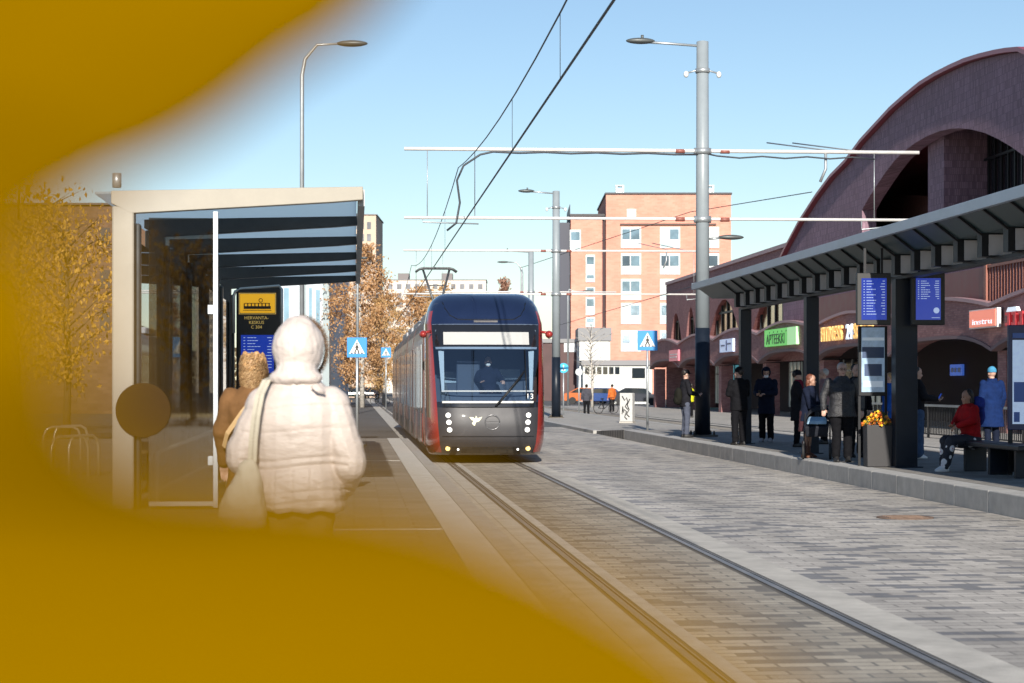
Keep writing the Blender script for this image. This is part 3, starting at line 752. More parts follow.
# case added in the shelter for a white building mirrored in its glass end
Yn = 27.2; k_ = Yn/F; c = at(160, 300, Yn)
tc_ = thing('pale_case', 'white case added inside the shelter for a reflection in its glass end wall', 'notice case', (c.x, Yn, PH), 0)
def nz(y): return CZ+(HY-y)*k_-PH
MB(ribm).box(-.16, .16, 0, .08, nz(372), nz(278)).build('case_frame', tc_, bevel=.01)
o = MB(mat('reflected_white', (.62, .64, .62), .35)).box(-.135, .135, -.008, -.001, nz(368), nz(281)).build('case_face', tc_)
q = MB(mat('reflected_brown', (.22, .12, .09), .5)).box(-.13, .13, -.012, -.0085, nz(322), nz(301)); q.use(mat('reflected_blue', (.10, .22, .42), .5)).box(-.13, .13, -.012, -.0085, nz(352), nz(334)).box(-.1, .1, -.012, -.0085, nz(292), nz(289)); q.build('case_bands', o)
MB(ribm).box(-.15, -.11, .02, .07, 0, nz(372)).box(.11, .15, .02, .07, 0, nz(372)).build('leg', tc_)
# ------------------------------------------------------------------ shopping centre with the arched roof
vb = 23.3
purple = brickmat('purple_brick', (.27, .118, .118), (.39, .19, .185), (.22, .135, .13), .27, .085, .008, .8, 'sum', bump=.3)
purple2 = brickmat('purple_brick_upright', (.20, .118, .160), (.33, .205, .265), (.16, .105, .14), .085, .28, .008, .75, 'sum', bump=.3)
copper = mat('coping_pink', (.42, .26, .28), .5, .1, .1, 1)
shade = mat('recess_shade', (.012, .011, .013), .7)  # shade of the recess put into a near-black colour
redrail = mat('maroon_panel', (.16, .022, .025), .45, 0, .12, 2)
sc_u0 = 45.0
sc = thing('shopping_centre', 'dark purple brick shopping centre with scalloped arcade and a huge arched roof', 'building', P(vb, sc_u0, 0), TH)
OT = Matrix.Translation((-vb, -sc_u0, 0))
def SB(m): return MB(m, OT)
U_far = fac(667, 300, vb)[0]
ZR = 9.15
cusps = []
cu_far = fac(679, 366, 22.1)[0]; cu_near = fac(992, 346, 22.1)[0]
nb_ = 5; per = (cu_far-cu_near)/nb_
cusps = [cu_near+per*k for k in range(-2, nb_+2)]
def arch_hole(uc, hw, z0, zpk, n=9):
    pts = [(uc-hw, z0)]
    for i in range(n+1):
        t = -1+2*i/n
        pts.append((uc+hw*math.copysign(1-(1-abs(t))**1.0, t)*1.0, z0+(zpk-z0)*(1-abs(t)**1.9)*1.0 if abs(t) < 1 else z0))
    out = []
    for p in pts:
        if not out or abs(p[0]-out[-1][0])+abs(p[1]-out[-1][1]) > 1e-4: out.append(p)
    return out
aps = [fac(x, y, 22.7) for x, y in ((783, 262), (790, 248), (803, 224), (820, 198), (835, 178), (850, 163), (865, 143), (880, 127), (895, 111), (910, 98), (925, 86), (940, 77), (955, 69.5), (970, 63), (985, 58.5), (1000, 55), (1012, 53), (1024, 52))]
ucen = 80.5
arcl = [p for p in aps if p[0] > ucen]
# smooth circle through the traced crown
def circ(p, q, r):
    ax, ay = p; bx, by = q; cx_, cy_ = r
    d = 2*(ax*(by-cy_)+bx*(cy_-ay)+cx_*(ay-by))
    ux = ((ax*ax+ay*ay)*(by-cy_)+(bx*bx+by*by)*(cy_-ay)+(cx_*cx_+cy_*cy_)*(ay-by))/d
    uy = ((ax*ax+ay*ay)*(cx_-bx)+(bx*bx+by*by)*(ax-cx_)+(cx_*cx_+cy_*cy_)*(bx-ax))/d
    return ux, uy, math.hypot(ax-ux, ay-uy)
traced = sorted(aps)                     # near to far
ipx = ((862, 210), (868, 199), (875, 188), (885, 173), (895, 160), (905, 150.5), (915, 143), (927, 136), (940, 131), (950, 128.8), (960, 128.2), (972, 129.6), (985, 133), (998, 139), (1010, 146), (1024, 156))
ins = sorted(fac(x, y, 22.7) for x, y in ipx)
# outer crown: traced part, then mirrored about its top for the near part outside the frame
top = max(traced, key=lambda p: p[1]); near0 = traced[0]
mir = sorted((2*top[0]-p[0], p[1]) for p in traced if 2*top[0]-p[0] < near0[0]-.3)
outer_ = mir+traced
itop = max(ins, key=lambda p: p[1])
imir = sorted((2*itop[0]-p[0], p[1]) for p in ins if 2*itop[0]-p[0] < ins[0][0]-.3)
inner_ = imir+ins
zb = 4.2
gl = [(outer_[0][0], zb)]+outer_+[(outer_[-1][0], zb)]
zs_ = min(p[1] for p in inner_)
hole = [(inner_[0][0], 6.0)]+inner_+[(inner_[-1][0], 6.0)]
SB(purple2).prism([gl, hole], 22.7, 23.35, 'yzx').build('arched_gable', sc)
SB(mat('crown_flashing', (.30, .06, .08), .4, .2)).loft([[(22.45, p[0], p[1]+.02), (40, p[0], p[1]+.02), (40, p[0], p[1]+.18), (22.45, p[0], p[1]+.18)] for p in outer_], True, False).build('roof', sc)
SB(shade).prism([gl], 29, 40, 'yzx').box(22.9, 29, hole[0][0]-2, hole[-1][0]+2, 5.6, 5.98).build('shade_backing', sc)
pf = fac(928, 170, 23.4)[0]; pn = fac(944, 170, 23.4)[0]
zz_ = interp([(p[0], p[1]) for p in inner_], pf)
SB(purple2).box(23.4, 25.4, pn, pf, 5.6, zz_+.9).build('brick_pier', sc)
par = [fac(x, y, 25.5) for x, y in ((862, 216), (872, 206), (885, 199), (900, 195), (915, 195), (928, 197), (944, 203))]
u_a = [p[0] for p in par]
SB(brickmat('red_brick_wall', (.085, .03, .028), (.14, .055, .05), (.07, .04, .04), .085, .25, .008, .8, 'yz')).prism([[(par[0][0]+2, 5.0), (par[-1][0]-.5, 5.0)]+[(p[0], p[1]) for p in par[::-1]]+[(par[0][0]+2, par[0][1]-.3)]], 25.5, 25.9, 'yzx').build('inner_parapet', sc)
gb = SB(blackmetal); u_ = hole[0][0]-1
while u_ < pn-.2: gb.box(25.0, 25.08, u_-.06, u_+.06, 5.98, 13.4); u_ += .8
for z_ in (7.4, 9.0, 10.6): gb.box(24.98, 25.1, hole[0][0]-1, pn-.1, z_, z_+.1)
gb.build('recess_grille', sc)
SB(mat('recess_glass', (.03, .03, .04), .15, .2)).box(25.12, 25.2, hole[0][0]-1, pn-.1, 5.98, 13.4).build('recess_window', sc)
# upper wall with pointed windows
holes = []; wins = []
u_lo = traced[-1][0]-.3
for (x0, x1, yb, yt) in ((670, 682, 341, 313), (685.5, 696, 338, 307), (708, 741, 335, 299), (750, 795, 326, 292)):
    ua, z0 = fac(x0, yb, vb); ub, _ = fac(x1, yb, vb); _, zt_ = fac((x0+x1)/2, yt, vb)
    holes.append(arch_hole((ua+ub)/2, abs(ua-ub)/2*.93, 4.75, zt_)); wins.append(((ua+ub)/2, abs(ua-ub)/2, zt_))
wall = [(u_lo-3, 3.0), (u_lo-3, ZR), (U_far, ZR), (U_far, 3.0)]
SB(purple).prism([wall]+holes, vb, vb+.5, 'yzx').build('upper_wall', sc)
SB(purple).box(vb+.02, 60, U_far, U_far+.5, 0, ZR).box(vb+.5, 60, u_lo-3, U_far, ZR-.45, ZR-.15).build('end_wall', sc)
SB(copper).box(vb-.12, vb+.7, u_lo-3, U_far+.1, ZR+.003, ZR+.22).build('roof_coping', sc)
gold = mat('window_warm_reflect', (.30, .20, .10), .12, .6, .8, .35, spec=.8)  # golden reflections are put into the pane colour
for i, (uc, hw, zt_) in enumerate(wins):
    w_ = SB(gold).box(vb+.30, vb+.34, uc-hw, uc+hw, 4.7, zt_); o = w_.build('window', sc)
    fr = SB(blackmetal); nn = 4 if hw < 5 else 6
    for k in range(1, nn): fr.box(vb+.20, vb+.299, uc-hw+2*hw*k/nn-.09, uc-hw+2*hw*k/nn+.09, 4.7, zt_)
    fr.box(vb+.2, vb+.298, uc-hw, uc+hw, 6.25, 6.38); fr.build('window_frame', o)
# terrace level above the arcade at the near end
ua, ub = fac(817, 290, 22.8)[0], fac(1040, 290, 22.8)[0]
SB(mat('terrace_wall', (.06, .035, .04), .7)).box(25.5, 25.9, ub-20, ua, 4.3, 8.8).build('terrace_wall', sc)
tw = [(817, 848, 303, 290), (985, 1040, 276, 256), (893, 925, 286, 265)]
for i, (x0, x1, yb, yt) in enumerate(tw):
    u1, z1 = fac(x0, yb, 25.4); u2, z2 = fac(x1, yt, 25.4)
    o = SB(mat('terrace_window', (.55, .58, .55), .15, .2, .35, 1.5) if i != 2 else darkglass).box(25.38, 25.49, u2, u1, z1-.6, z2).build('window', sc)
    f = SB(blackmetal)
    for k in range(5): f.box(25.33, 25.375, u2+(u1-u2)*k/4-.05, u2+(u1-u2)*k/4+.05, z1-.6, z2)
    f.build('window_frame', o)
u1 = fac(984, 290, 22.6)[0]
rp_ = SB(redrail).box(22.62, 22.72, u1, ua, 4.7, 5.95); rp_.build('terrace_railing', sc)
rr = SB(mat('rust_rail', (.28, .10, .07), .5))
uu = u1-.2
while uu > ub-6: rr.box(22.64, 22.70, uu-.03, uu+.03, 4.6, 5.95); uu -= .32
rr.box(22.62, 22.72, ub-6, u1-.1, 5.90, 6.0).box(22.58, 22.76, u1-.28, u1-.02, 4.4, 6.1); rr.build('terrace_bars', sc)
# scalloped band over the arcade
def hump(t, lo, hi, p=1.6): return lo+(hi-lo)*(1-abs(t)**p)
topl, botl = [], []
for a, b_ in zip(cusps, cusps[1:]):
    for i in range(14):
        t = -1+2*i/14; u = a+(b_-a)*i/14
        topl.append((u, hump(t, 4.42, 4.90))); botl.append((u, hump(t, 3.0, 3.55, 3.2)))
topl.append((cusps[-1], 4.42)); botl.append((cusps[-1], 3.0))
SB(purple).prism([botl+topl[::-1]], 22.1, 23.28, 'yzx').build('arcade_band', sc)
SB(copper).loft([[(21.98, u, z+.003), (22.35, u, z+.003), (22.35, u, z+.13), (21.98, u, z+.13)] for u, z in topl], True, False).build('band_coping', sc)
SB(mat('arch_lip', (.20, .13, .14), .7)).loft([[(22.05, u, z-.13), (22.4, u, z-.13), (22.4, u, z-.003), (22.05, u, z-.003)] for u, z in botl], True, False).build('arch_lip', sc)
for cu in cusps:
    SB(purple).box(22.45, 23.2, cu-.45, cu+.45, 0, 2.9).build('arcade_pillar', sc)
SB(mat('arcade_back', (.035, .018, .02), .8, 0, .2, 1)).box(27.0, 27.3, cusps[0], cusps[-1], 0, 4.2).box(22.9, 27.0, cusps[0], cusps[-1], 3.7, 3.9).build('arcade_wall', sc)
shopg = [mat('shop_window_pale', (.38, .42, .40), .15, .2, .5, 1.2, emit=(.5, .56, .52), estr=.10), mat('shop_window_dim', (.06, .07, .075), .08, .2, .6, .8), mat('shop_window_teal', (.12, .30, .36), .12, .2, .3, 1.5, emit=(.2, .7, .85), estr=.18)]
for i, (x0, x1, k) in enumerate(((672, 684, 1), (686, 699, 0), (716, 723, 0), (724, 741, 2), (790, 801, 0), (806, 828, 0), (836, 862, 1), (864, 882, 0), (903, 913, 0))):
    u1 = fac(x0, 380, 26.9)[0]; u2 = fac(x1, 380, 26.9)[0]
    o = SB(shopg[k]).box(26.9, 26.99, u2, u1, .35, 3.1).build('shop_window', sc)
    f = SB(blackmetal if i % 2 else whitepaint)
    for q in range(4): f.box(26.84, 26.895, u2+(u1-u2)*q/3-.06, u2+(u1-u2)*q/3+.06, .35, 3.1)
    f.box(26.84, 26.893, u2, u1, 2.45, 2.55); f.build('window_frame', o)
def wallsign(x0, x1, y0, y1, v, body, size, cols, label, text=None, name='shop_sign', board=True, parts=None):
    u1, z1 = fac(x0, (y0+y1)/2, v); u2, z2 = fac(x1, (y0+y1)/2, v); uc = (u1+u2)/2; zc = (z1+z2)/2
    Yc = F/((F/1.0)*1.0) if False else None
    hw = abs(u1-u2)/2; Y = uc*CT; h = (y1-y0)/F*(P(v, uc).y)/2
    t = thing(name, label, 'sign', P(v, uc, zc), TH)
    if board: MB(cols[0]).box(-.14, 0, -hw, hw, -h, h).build('sign_board', t)
    return t, hw, h
gr = mat('sign_green', (.12, .55, .10), .4, emit=(.2, .9, .18), estr=.22); gr2 = mat('sign_pale_green', (.45, .80, .40), .4, emit=(.45, .9, .4), estr=.25); gdk = mat('sign_dark_green', (.01, .06, .015), .5)
t, hw, h = wallsign(767, 790, 329, 346, 22.08, '', 1, [gr], 'green pharmacy sign reading Apteekki on the scalloped brick band')
q = MB(gdk).text('APTEEKKI', h*1.7, T3(-.15, 0, -.1) @ TXS @ Matrix.Diagonal((hw*1.9/(h*1.7*5.1), 1, 1, 1)), .01); q.build('lettering', t)
q = MB(gr2).box(-.16, -.0, -hw-2.1, -hw-.05, -h, h); q.build('sign_panel', t)
q = MB(gdk); 
for k in range(5): q.box(-.155, -.142, -hw+.2+k*hw*.36, -hw+.2+k*hw*.36+.1, h*.55, h*.75)
q.build('sign_detail', t)
orange = mat('sign_letter_orange', (.85, .48, .16), .4, emit=(1, .62, .2), estr=.35); whl = mat('sign_letter_white', (.75, .8, .9), .4, emit=(.8, .9, 1), estr=.35)
t, hw, h = wallsign(818, 876, 323, 339, 22.05, '', 1, [orange], 'long orange letter sign reading Fitness 24 Seven between two canopy posts', board=False)
sz = h*2.7; kx = 2*hw/(sz*9.0)
D_ = Matrix.Diagonal((kx, 1, 1, 1))
for body, m, yo in (('FITNESS', orange, hw*.42), ('24', whl, -hw*.20), ('SEVEN', orange, -hw*.66)):
    MB(m).text(body, sz, T3(-.08, yo, -.1) @ TXS @ D_, .05).build('lettering', t)
red = mat('sign_salmon', (.75, .18, .12), .4, emit=(1, .3, .2), estr=.35)
t, hw, h = wallsign(973, 1001, 309, 328, 22.0, '', 1, [whitepaint], 'salmon red light box sign with a white frame reading instru')
o = MB(red).box(-.17, -.142, -hw*.93, hw*.93, -h*.86, h*.86).build('light_panel', t)
MB(whl).text('instru', h*.85, T3(-.18, 0, -h*.35) @ TXS @ Matrix.Diagonal((hw*1.55/(h*.85*2.5), 1, 1, 1)), .008).build('lettering', o)
rl = mat('sign_letter_red', (.35, .02, .03), .4, emit=(.6, .03, .04), estr=.2)
t, hw, h = wallsign(1007, 1040, 305, 327, 22.0, '', 1, [rl], 'red letter sign topped with white at the right end of the brick band', board=False)
q = MB(rl)
for k in range(5):
    y_ = hw-.3-k*hw*.4; q.box(-.14, -.02, y_-.34, y_-.14, -h*.8, h*.45).box(-.14, -.02, y_-.12, y_+.1, -h*.8, -h*.5).box(-.14, -.02, y_-.12, y_+.1, h*.2, h*.45)
q.build('lettering', t); MB(whl).prism([[(hw*.8, h*.5), (hw*.1, h*.5), (hw*.2, h*.9), (hw*.7, h*.9)]], -.14, -.02, 'yzx').build('sign_emblem', t)
blue = mat('sign_pale_blue', (.50, .60, .82), .4, emit=(.6, .72, 1), estr=.2)
t, hw, h = wallsign(722, 735, 339, 352, 22.05, '', 1, [blue], 'small pale blue square sign on the brick band above a teal window')
q = MB(mat('sign_navy', (.03, .06, .22), .4)); q.box(-.155, -.141, -hw*.15, hw*.02, -h*.8, h*.8).box(-.155, -.141, -hw*.75, -hw*.2, h*.1, h*.35).box(-.155, -.141, hw*.2, hw*.8, -h*.1, h*.15).build('sign_print', t)
pk = mat('sign_pink', (.55, .15, .2), .4, emit=(.8, .25, .3), estr=.15)
t, hw, h = wallsign(671, 680, 350, 361, 22.05, '', 1, [pk], 'small faded pink sign near the far end of the brick band')
q = MB(whitepaint).box(-.155, -.141, -hw*.8, hw*.8, h*.1, h*.3).box(-.155, -.141, -hw*.7, hw*.8, -h*.4, -h*.2).build('sign_print', t)
t, hw, h = wallsign(898, 911, 331, 334, 26.8, '', 1, [mat('sign_dim_blue', (.05, .12, .4), .4, emit=(.1, .3, 1), estr=.25)], 'dim blue strip sign deep inside the dark arcade') if False else (None, 0, 0)
t = thing('wall_sign', 'small dim blue sign on the dark wall inside the arcade', 'sign', P(26.95, fac(957, 370, 26.9)[0], fac(957, 370, 26.9)[1]), TH)
MB(mat('sign_dim_blue', (.03, .07, .25), .4, emit=(.08, .2, .8), estr=.25)).box(-.1, 0, -.9, .9, -.25, .25).build('sign_board', t)
MB(mat('sign_dim_print', (.3, .4, .7), .4)).box(-.115, -.101, -.7, -.3, -.1, .1).box(-.115, -.101, -.1, .2, -.1, .1).box(-.115, -.101, .35, .7, -.1, .1).build('sign_print', t)
# black railing along the second track
fe = thing('railing', 'black bar railing with pale top rail behind the second track', 'fence', P(18.1, 44, 0), TH)
f = MB(blackmetal); L_ = 27.0
n = int(L_/.17)
for k in range(n+1): f.box(-.012, .012, k*L_/n-.012, k*L_/n+.012, .18, 1.02)
f.build('bars', fe)
MB(steel).box(-.03, .03, 0, L_, 1.02, 1.09).build('top_rail', fe)
f = MB(blackmetal).box(-.02, .02, 0, L_, .14, .179)
f.build('bottom_rail', fe)
for k in range(10): MB(blackmetal).box(-.035, .035, k*L_/9-.035+(.03 if k == 0 else 0), k*L_/9+.034, 0, 1.019).build('fence_post', fe)

# ------------------------------------------------------------------ orange brick apartment block
ob1 = brickmat('orange_brick', (.60, .255, .185), (.68, .305, .228), (.58, .31, .24), .6, .2, .012, .85, 'sum', bump=.15)
whitew = mat('window_white', (.62, .66, .68), .4, 0, .1, 1)
paneg = mat('window_sky_glass', (.16, .24, .30), .08, .3, .4, .5, spec=.8)
darkcap = mat('roof_cap_dark', (.05, .045, .05), .6)
Yb = 235.0; k_ = Yb/F
def bx(x): return (x-HX)*k_
def bz(y): return CZ+(HY-y)*k_
ap = thing('apartment_block', 'orange brick apartment block with white windows and dark balconies on its shaded side', 'building', (bx(606), Yb, 0), 0)
AT = Matrix.Translation((-bx(606), -Yb, 0))
def AB(m): return MB(m, AT)
AB(ob1).box(bx(606), bx(731), Yb, Yb+22, 0, bz(194.5)).build('tower', ap)
AB(ob1).box(bx(571), bx(602.5), Yb+.6, Yb+19, 0, bz(216)).build('low_wing', ap)
AB(mat('recess_dark', (.06, .035, .04), .8)).box(bx(602.6), bx(605.9), Yb+1.5, Yb+18, 0, bz(216)).build('joint_wall', ap)
AB(darkcap).box(bx(605), bx(732), Yb-.15, Yb+22.2, bz(194.4), bz(192.6)).build('roof_edge', ap)
AB(darkcap).box(bx(570), bx(605), Yb+.4, Yb+19.2, bz(215.9), bz(213.6)).build('roof_edge', ap)
wl = []
for yc in (237.5, 264, 289.5, 313.5, 341):
    for xc_ in (631, 670, 709): wl.append((xc_, yc, 10, 10.5))
wl += [(575.5, 240, 5.5, 10.5), (590.5, 264, 4.5, 9.5), (590.5, 278, 4.5, 4), (590.5, 291, 4.5, 4), (590.5, 306, 4.5, 9), (590.5, 322, 4.5, 5)]
for i, (xc_, yc, hw, hh) in enumerate(wl):
    yo = Yb if xc_ > 606 else Yb+.6
    b = AB(whitew); b.box(bx(xc_-hw), bx(xc_+hw), yo-.10, yo-.004, bz(yc+hh), bz(yc-hh)); o = b.build('window', ap)
    if hw > 6:
        for a, c_, y0, y1 in ((-.88, -.12, -.78, .18), (-.02, .86, -.78, .18)):
            AB(rnd.choice([paneg, paneg, mat('window_curtain', (.48, .50, .50), .3, 0, .2, 2), mat('window_dusk', (.07, .10, .13), .1, .2, .3, .5)])).box(bx(xc_+hw*a), bx(xc_+hw*c_), yo-.14, yo-.104, bz(yc+hh*y1), bz(yc+hh*y0)).build('pane', o)
        AB(mat('balcony_glass', (.42, .52, .54), .2)).box(bx(xc_-hw*.92), bx(xc_+hw*.25), yo-.135, yo-.104, bz(yc+hh*.92), bz(yc+hh*.34)).build('lower_pane', o)
    else:
        AB(paneg).box(bx(xc_-hw*.8), bx(xc_+hw*.8), yo-.14, yo-.104, bz(yc+hh*.0), bz(yc-hh*.8)).build('pane', o)
        AB(mat('balcony_glass', ())).box(bx(xc_-hw*.8), bx(xc_+hw*.8), yo-.14, yo-.104, bz(yc+hh*.85), bz(yc+hh*.1)).build('lower_pane', o)
o = AB(whitew).box(bx(627), bx(636), Yb-.06, Yb-.004, bz(217), bz(209)).build('wall_emblem', ap)
AB(mat('fascia_dark', (.10, .06, .05), .6)).box(bx(620), bx(716), Yb-.25, Yb-.004, bz(225), bz(223.6)).build('cornice', ap)
bal = mat('balcony_dark', (.03, .035, .06), .5)
AB(bal).box(bx(571)-1.35, bx(571)-.1, Yb+1.7, Yb+1.95, 1, bz(222)).build('balcony_screen', ap)
for z_ in range(2, 8):
    AB(bal).box(bx(571)-1.5, bx(571)-.004, Yb+2, Yb+17, z_*3-.25, z_*3-.05).build('balcony', ap)
    AB(mat('balcony_front', (.16, .2, .26), .3)).box(bx(571)-1.55, bx(571)-1.5, Yb+2, Yb+17, z_*3-.05, z_*3+.95).build('balcony_panel', ap)
    AB(bal).box(bx(571)-.06, bx(571)-.005, Yb+3, Yb+16, z_*3, z_*3+2.2).build('balcony_door', ap)
for xv in (621, 712):
    v_ = AB(steel); x_ = bx(xv); z0 = bz(192.5)
    for a in (-.4, .4):
        for b_ in (-.4, .4): v_.box(x_+a-.08, x_+a+.08, Yb+3+b_-.08, Yb+3+b_+.08, z0-.3, z0+1.0)
    v_.box(x_-.25, x_+.25, Yb+2.75, Yb+3.25, z0-.3, z0+.75).box(x_-.5, x_+.5, Yb+2.5, Yb+3.5, z0+1.0, z0+1.12); v_.build('roof_vent', ap)
# pale gabled house, kiosk and blocks around it
Yk = 200.; k_ = Yk/F
def house(name, x0, x1, ytop, Y, depth, wallm, capm, label, cat='building', caph=0., rows=(), wm=None):
    k = Y/F; X0, X1 = (x0-HX)*k, (x1-HX)*k; H = CZ+(HY-ytop)*k
    t = thing(name, label, cat, ((X0+X1)/2, Y, 0), 0); hw = (X1-X0)/2
    if ytop == 385: H = 14; hw = 9
    MB(wallm).box(-hw, hw, 0, depth, 0, H-caph).build('wall', t)
    MB(capm).box(-hw-.15, hw+.15, -.2, depth+.1, H-caph+.003, H+.12).build('roof', t)
    for (wx0, wx1, wy0, wy1) in rows:
        a, b_ = (wx0-HX)*k-(X0+X1)/2, (wx1-HX)*k-(X0+X1)/2
        o = MB(wm or paneg).box(a, b_, -.07, -.004, CZ+(HY-wy1)*k, CZ+(HY-wy0)*k).build('window', t)
    return t
wr = mat('render_white', (.72, .72, .70), .8, 0, .05, .6); capg = mat('roof_grey', (.22, .22, .23), .6)
house('white_house', 579.5, 610, 329, 205., 9, wr, capg, 'plain white rendered house with a grey roof band before the orange apartment block', caph=1.2, rows=((583, 587, 362, 374),))
kr = [(585+6*k, 589.5+6*k, 367, 374) for k in range(6)]
house('kiosk', 583, 652, 361.5, 180., 6, mat('kiosk_white', (.60, .62, .60), .6, 0, .1, 1), capg, 'low white kiosk with a strip of dark windows in front of the white house', caph=.35, rows=kr+[(632, 645, 368, 378)], wm=darkglass)
house('garage_block', 538, 578, 340, 215., 9, mat('garage_dark', (.10, .06, .06), .8, 0, .2, .6), capg, 'small dark block squeezed between the tram and the white house', caph=.3, rows=((564, 576, 343, 352),), wm=whitew)
beige = mat('render_beige', (.58, .44, .34), .85, 0, .08, .3)
r_ = [(339+7*c_, 343+7*c_, 222+12*q, 229+12*q) for q in range(12) for c_ in range(5)]
house('tower_block', 300, 376, 215, 270., 14, beige, capg, 'tall beige apartment tower rising behind the orange birch on the left', rows=r_, wm=mat('window_dim', (.22, .22, .24), .15, .2, .3, .4))
r_ = [(x, x+4.5, 284+9*q, 289+9*q) for q in range(8) for x in range(388, 480, 9)]
t = house('apartment_row', 384, 486, 280, 420., 14, mat('render_pale', (.62, .56, .50), .85, 0, .08, .3), capg, 'long pale apartment row with rooftop boxes far behind the tram', rows=r_, wm=mat('window_dim', ()))
for xv in (402, 446): MB(mat('plant_room', (.20, .18, .18), .8)).box((xv-435-5)*.21, (xv-435+6)*.21, 3, 8, CZ+105*.21+.1, CZ+112*.21+.1).build('plant_room', t)
pb = mat('render_ice', (.52, .57, .62), .6, 0, .06, .5)
t = house('office_block', 276, 329, 262, 150., 18, pb, capg, 'pale ice blue office block seen under the shelter roof', rows=((284, 289, 288, 330), (309, 312, 288, 335), (316, 320, 290, 335)), wm=mat('window_ice', (.25, .40, .52), .12, .2, .2, .6))
for x_ in (303, 326): MB(mat('pilaster', (.30, .36, .38), .5)).box((x_-302.5)*.075-.25, (x_-302.5)*.075+.25, -.12, -.005, 0, 10.5).build('pilaster', t)
MB(mat('pink_plinth', (.55, .30, .26), .8)).box(-1.98, -1.5, -.1, -.005, 0, 5.7).build('plinth', t)
dbm = brickmat('dark_brown_brick', (.10, .052, .03), (.15, .085, .05), (.09, .06, .045), .6, .2, .012, .85, 'sum')
r_ = [(x, x+10, y, y+18) for y in (228, 270, 312) for x in (-220, -180, -140, -100, -60, -20, 20, 60, 100)]
house('brown_block', -260, 150, 205, 118., 16, dbm, darkcap, 'dark brown brick block behind the near tram stop', rows=r_, wm=mat('window_brown', (.05, .045, .045), .2, .1, .2, .5))

# ------------------------------------------------------------------ trees
def leafmat(name, c1, c2, tl=.35):
    if name in MATS: return MATS[name]
    m = bpy.data.materials.new(name); m.use_nodes = True
    nt = m.node_tree; L = nt.links.new; N = nt.nodes.new; b = nt.nodes['Principled BSDF']
    g = N('ShaderNodeNewGeometry'); r = N('ShaderNodeValToRGB'); L(g.outputs['Random Per Island'], r.inputs[0])
    r.color_ramp.elements[0].color = (*c1, 1); r.color_ramp.elements[1].color = (*c2, 1)
    L(r.outputs[0], b.inputs['Base Color']); b.inputs['Roughness'].default_value = .6
    t = N('ShaderNodeBsdfTranslucent'); L(r.outputs[0], t.inputs[0])
    mx = N('ShaderNodeMixShader'); mx.inputs[0].default_value = tl; L(b.outputs[0], mx.inputs[1]); L(t.outputs[0], mx.inputs[2])
    L(mx.outputs[0], nt.nodes['Material Output'].inputs[0]); MATS[name] = m
    return m
bark = mat('bark_brown', (.085, .06, .045), .9, 0, .3, 6, .5, 20); birchbark = mat('bark_birch', (.45, .42, .38), .8, 0, .5, 4, stretch=(1, 1, 4))
def tree(loc, H, W, lm, label, n=3500, ls=.2, tm=bark, base=.25, shape='birch', seed=1, bare=False, name='tree'):
    r = random.Random(seed)
    t = thing(name, label, 'tree', loc, r.random()*6)
    tr = MB(tm); tr.tube([(0, 0, 0), (.03*H*.3, 0, H*.35), (0, .02*H, H*.7), (0, 0, H*.97)], [H*.014+.03, H*.011+.02, H*.006+.012, .008], 8)
    tips = []
    for k in range(26 if not bare else 40):
        z = H*(base*.8+(.92-base*.8)*(k+.5)/(26 if not bare else 40)); a = k*2.4+r.random()
        f = (z/H-base*.8)/(1-base*.8)
        rad = W/2*({'birch': (math.sin(PI*min(1, f*.85+.16))**.8), 'round': math.sqrt(max(.05, 1-(2*f-1)**2)), 'cone': 1.05-f}[shape])*(.75+.4*r.random())
        up = rad*(.55 if shape != 'birch' else .35)
        p1 = Vector((math.cos(a)*rad*.55, math.sin(a)*rad*.55, z+up*.8)); p2 = Vector((math.cos(a)*rad, math.sin(a)*rad, z+up*(.3 if shape == 'birch' else 1.2)))
        tr.tube([(0, .02*z, z), p1, p2], [H*.0045+.006, H*.0025+.005, .004], 5); tips.append((Vector((0, 0, z)), p1, p2, rad))
        for q in range(3 if bare else 2):
            a2 = a+(r.random()-.5)*1.6; l2 = rad*.4; o = p1.lerp(p2, r.random())
            tr.tube([o, o+Vector((math.cos(a2)*l2, math.sin(a2)*l2, l2*(.5-(.9 if shape == 'birch' else 0)*r.random())))], [H*.002+.004, .003], 4)
    tr.build('trunk', t)
    if n:
        cr = MB(lm)
        for k in range(n):
            o, p1, p2, rad = tips[r.randrange(len(tips))]
            s_ = r.random()**.6; c = p1.lerp(p2, s_) if r.random() < .75 else o.lerp(p1, .4+.6*r.random())
            d = Vector((r.gauss(0, 1), r.gauss(0, 1), r.gauss(0, 1)))*(W*.075)
            if shape == 'birch': d.z = -abs(d.z)*1.7+W*.05
            c = c+d; e = Euler((r.random()*6, r.random()*6, r.random()*6)).to_matrix(); l = ls*(.6+.8*r.random())
            cr.add([c+e @ Vector(q) for q in ((-l*.5, 0, 0), (0, -l*.32, .1*l), (l*.6, 0, 0), (0, l*.32, .1*l))], [(0, 1, 2, 3)])
        cr.build('crown', t, norm=False)
    return t
lo = leafmat('leaf_orange', (.38, .20, .085), (.66, .40, .19)); lg = leafmat('leaf_gold', (.34, .17, .03), (.62, .36, .07)); lp = leafmat('leaf_pinkish', (.30, .16, .11), (.48, .28, .20))
def tat(x, ybase_Y): return ((x-HX)*ybase_Y/F, ybase_Y, 0)
tree(tat(362, 150), 13.0, 5.4, lo, 'tall orange birch standing behind the left crossing sign', 11000, .17, birchbark, .2, 'birch', 3, name='birch')
tree(tat(338, 165), 9.5, 3.6, lo, 'shorter orange birch half hidden behind the cream hood', 6000, .17, birchbark, .2, 'birch', 5, name='birch')
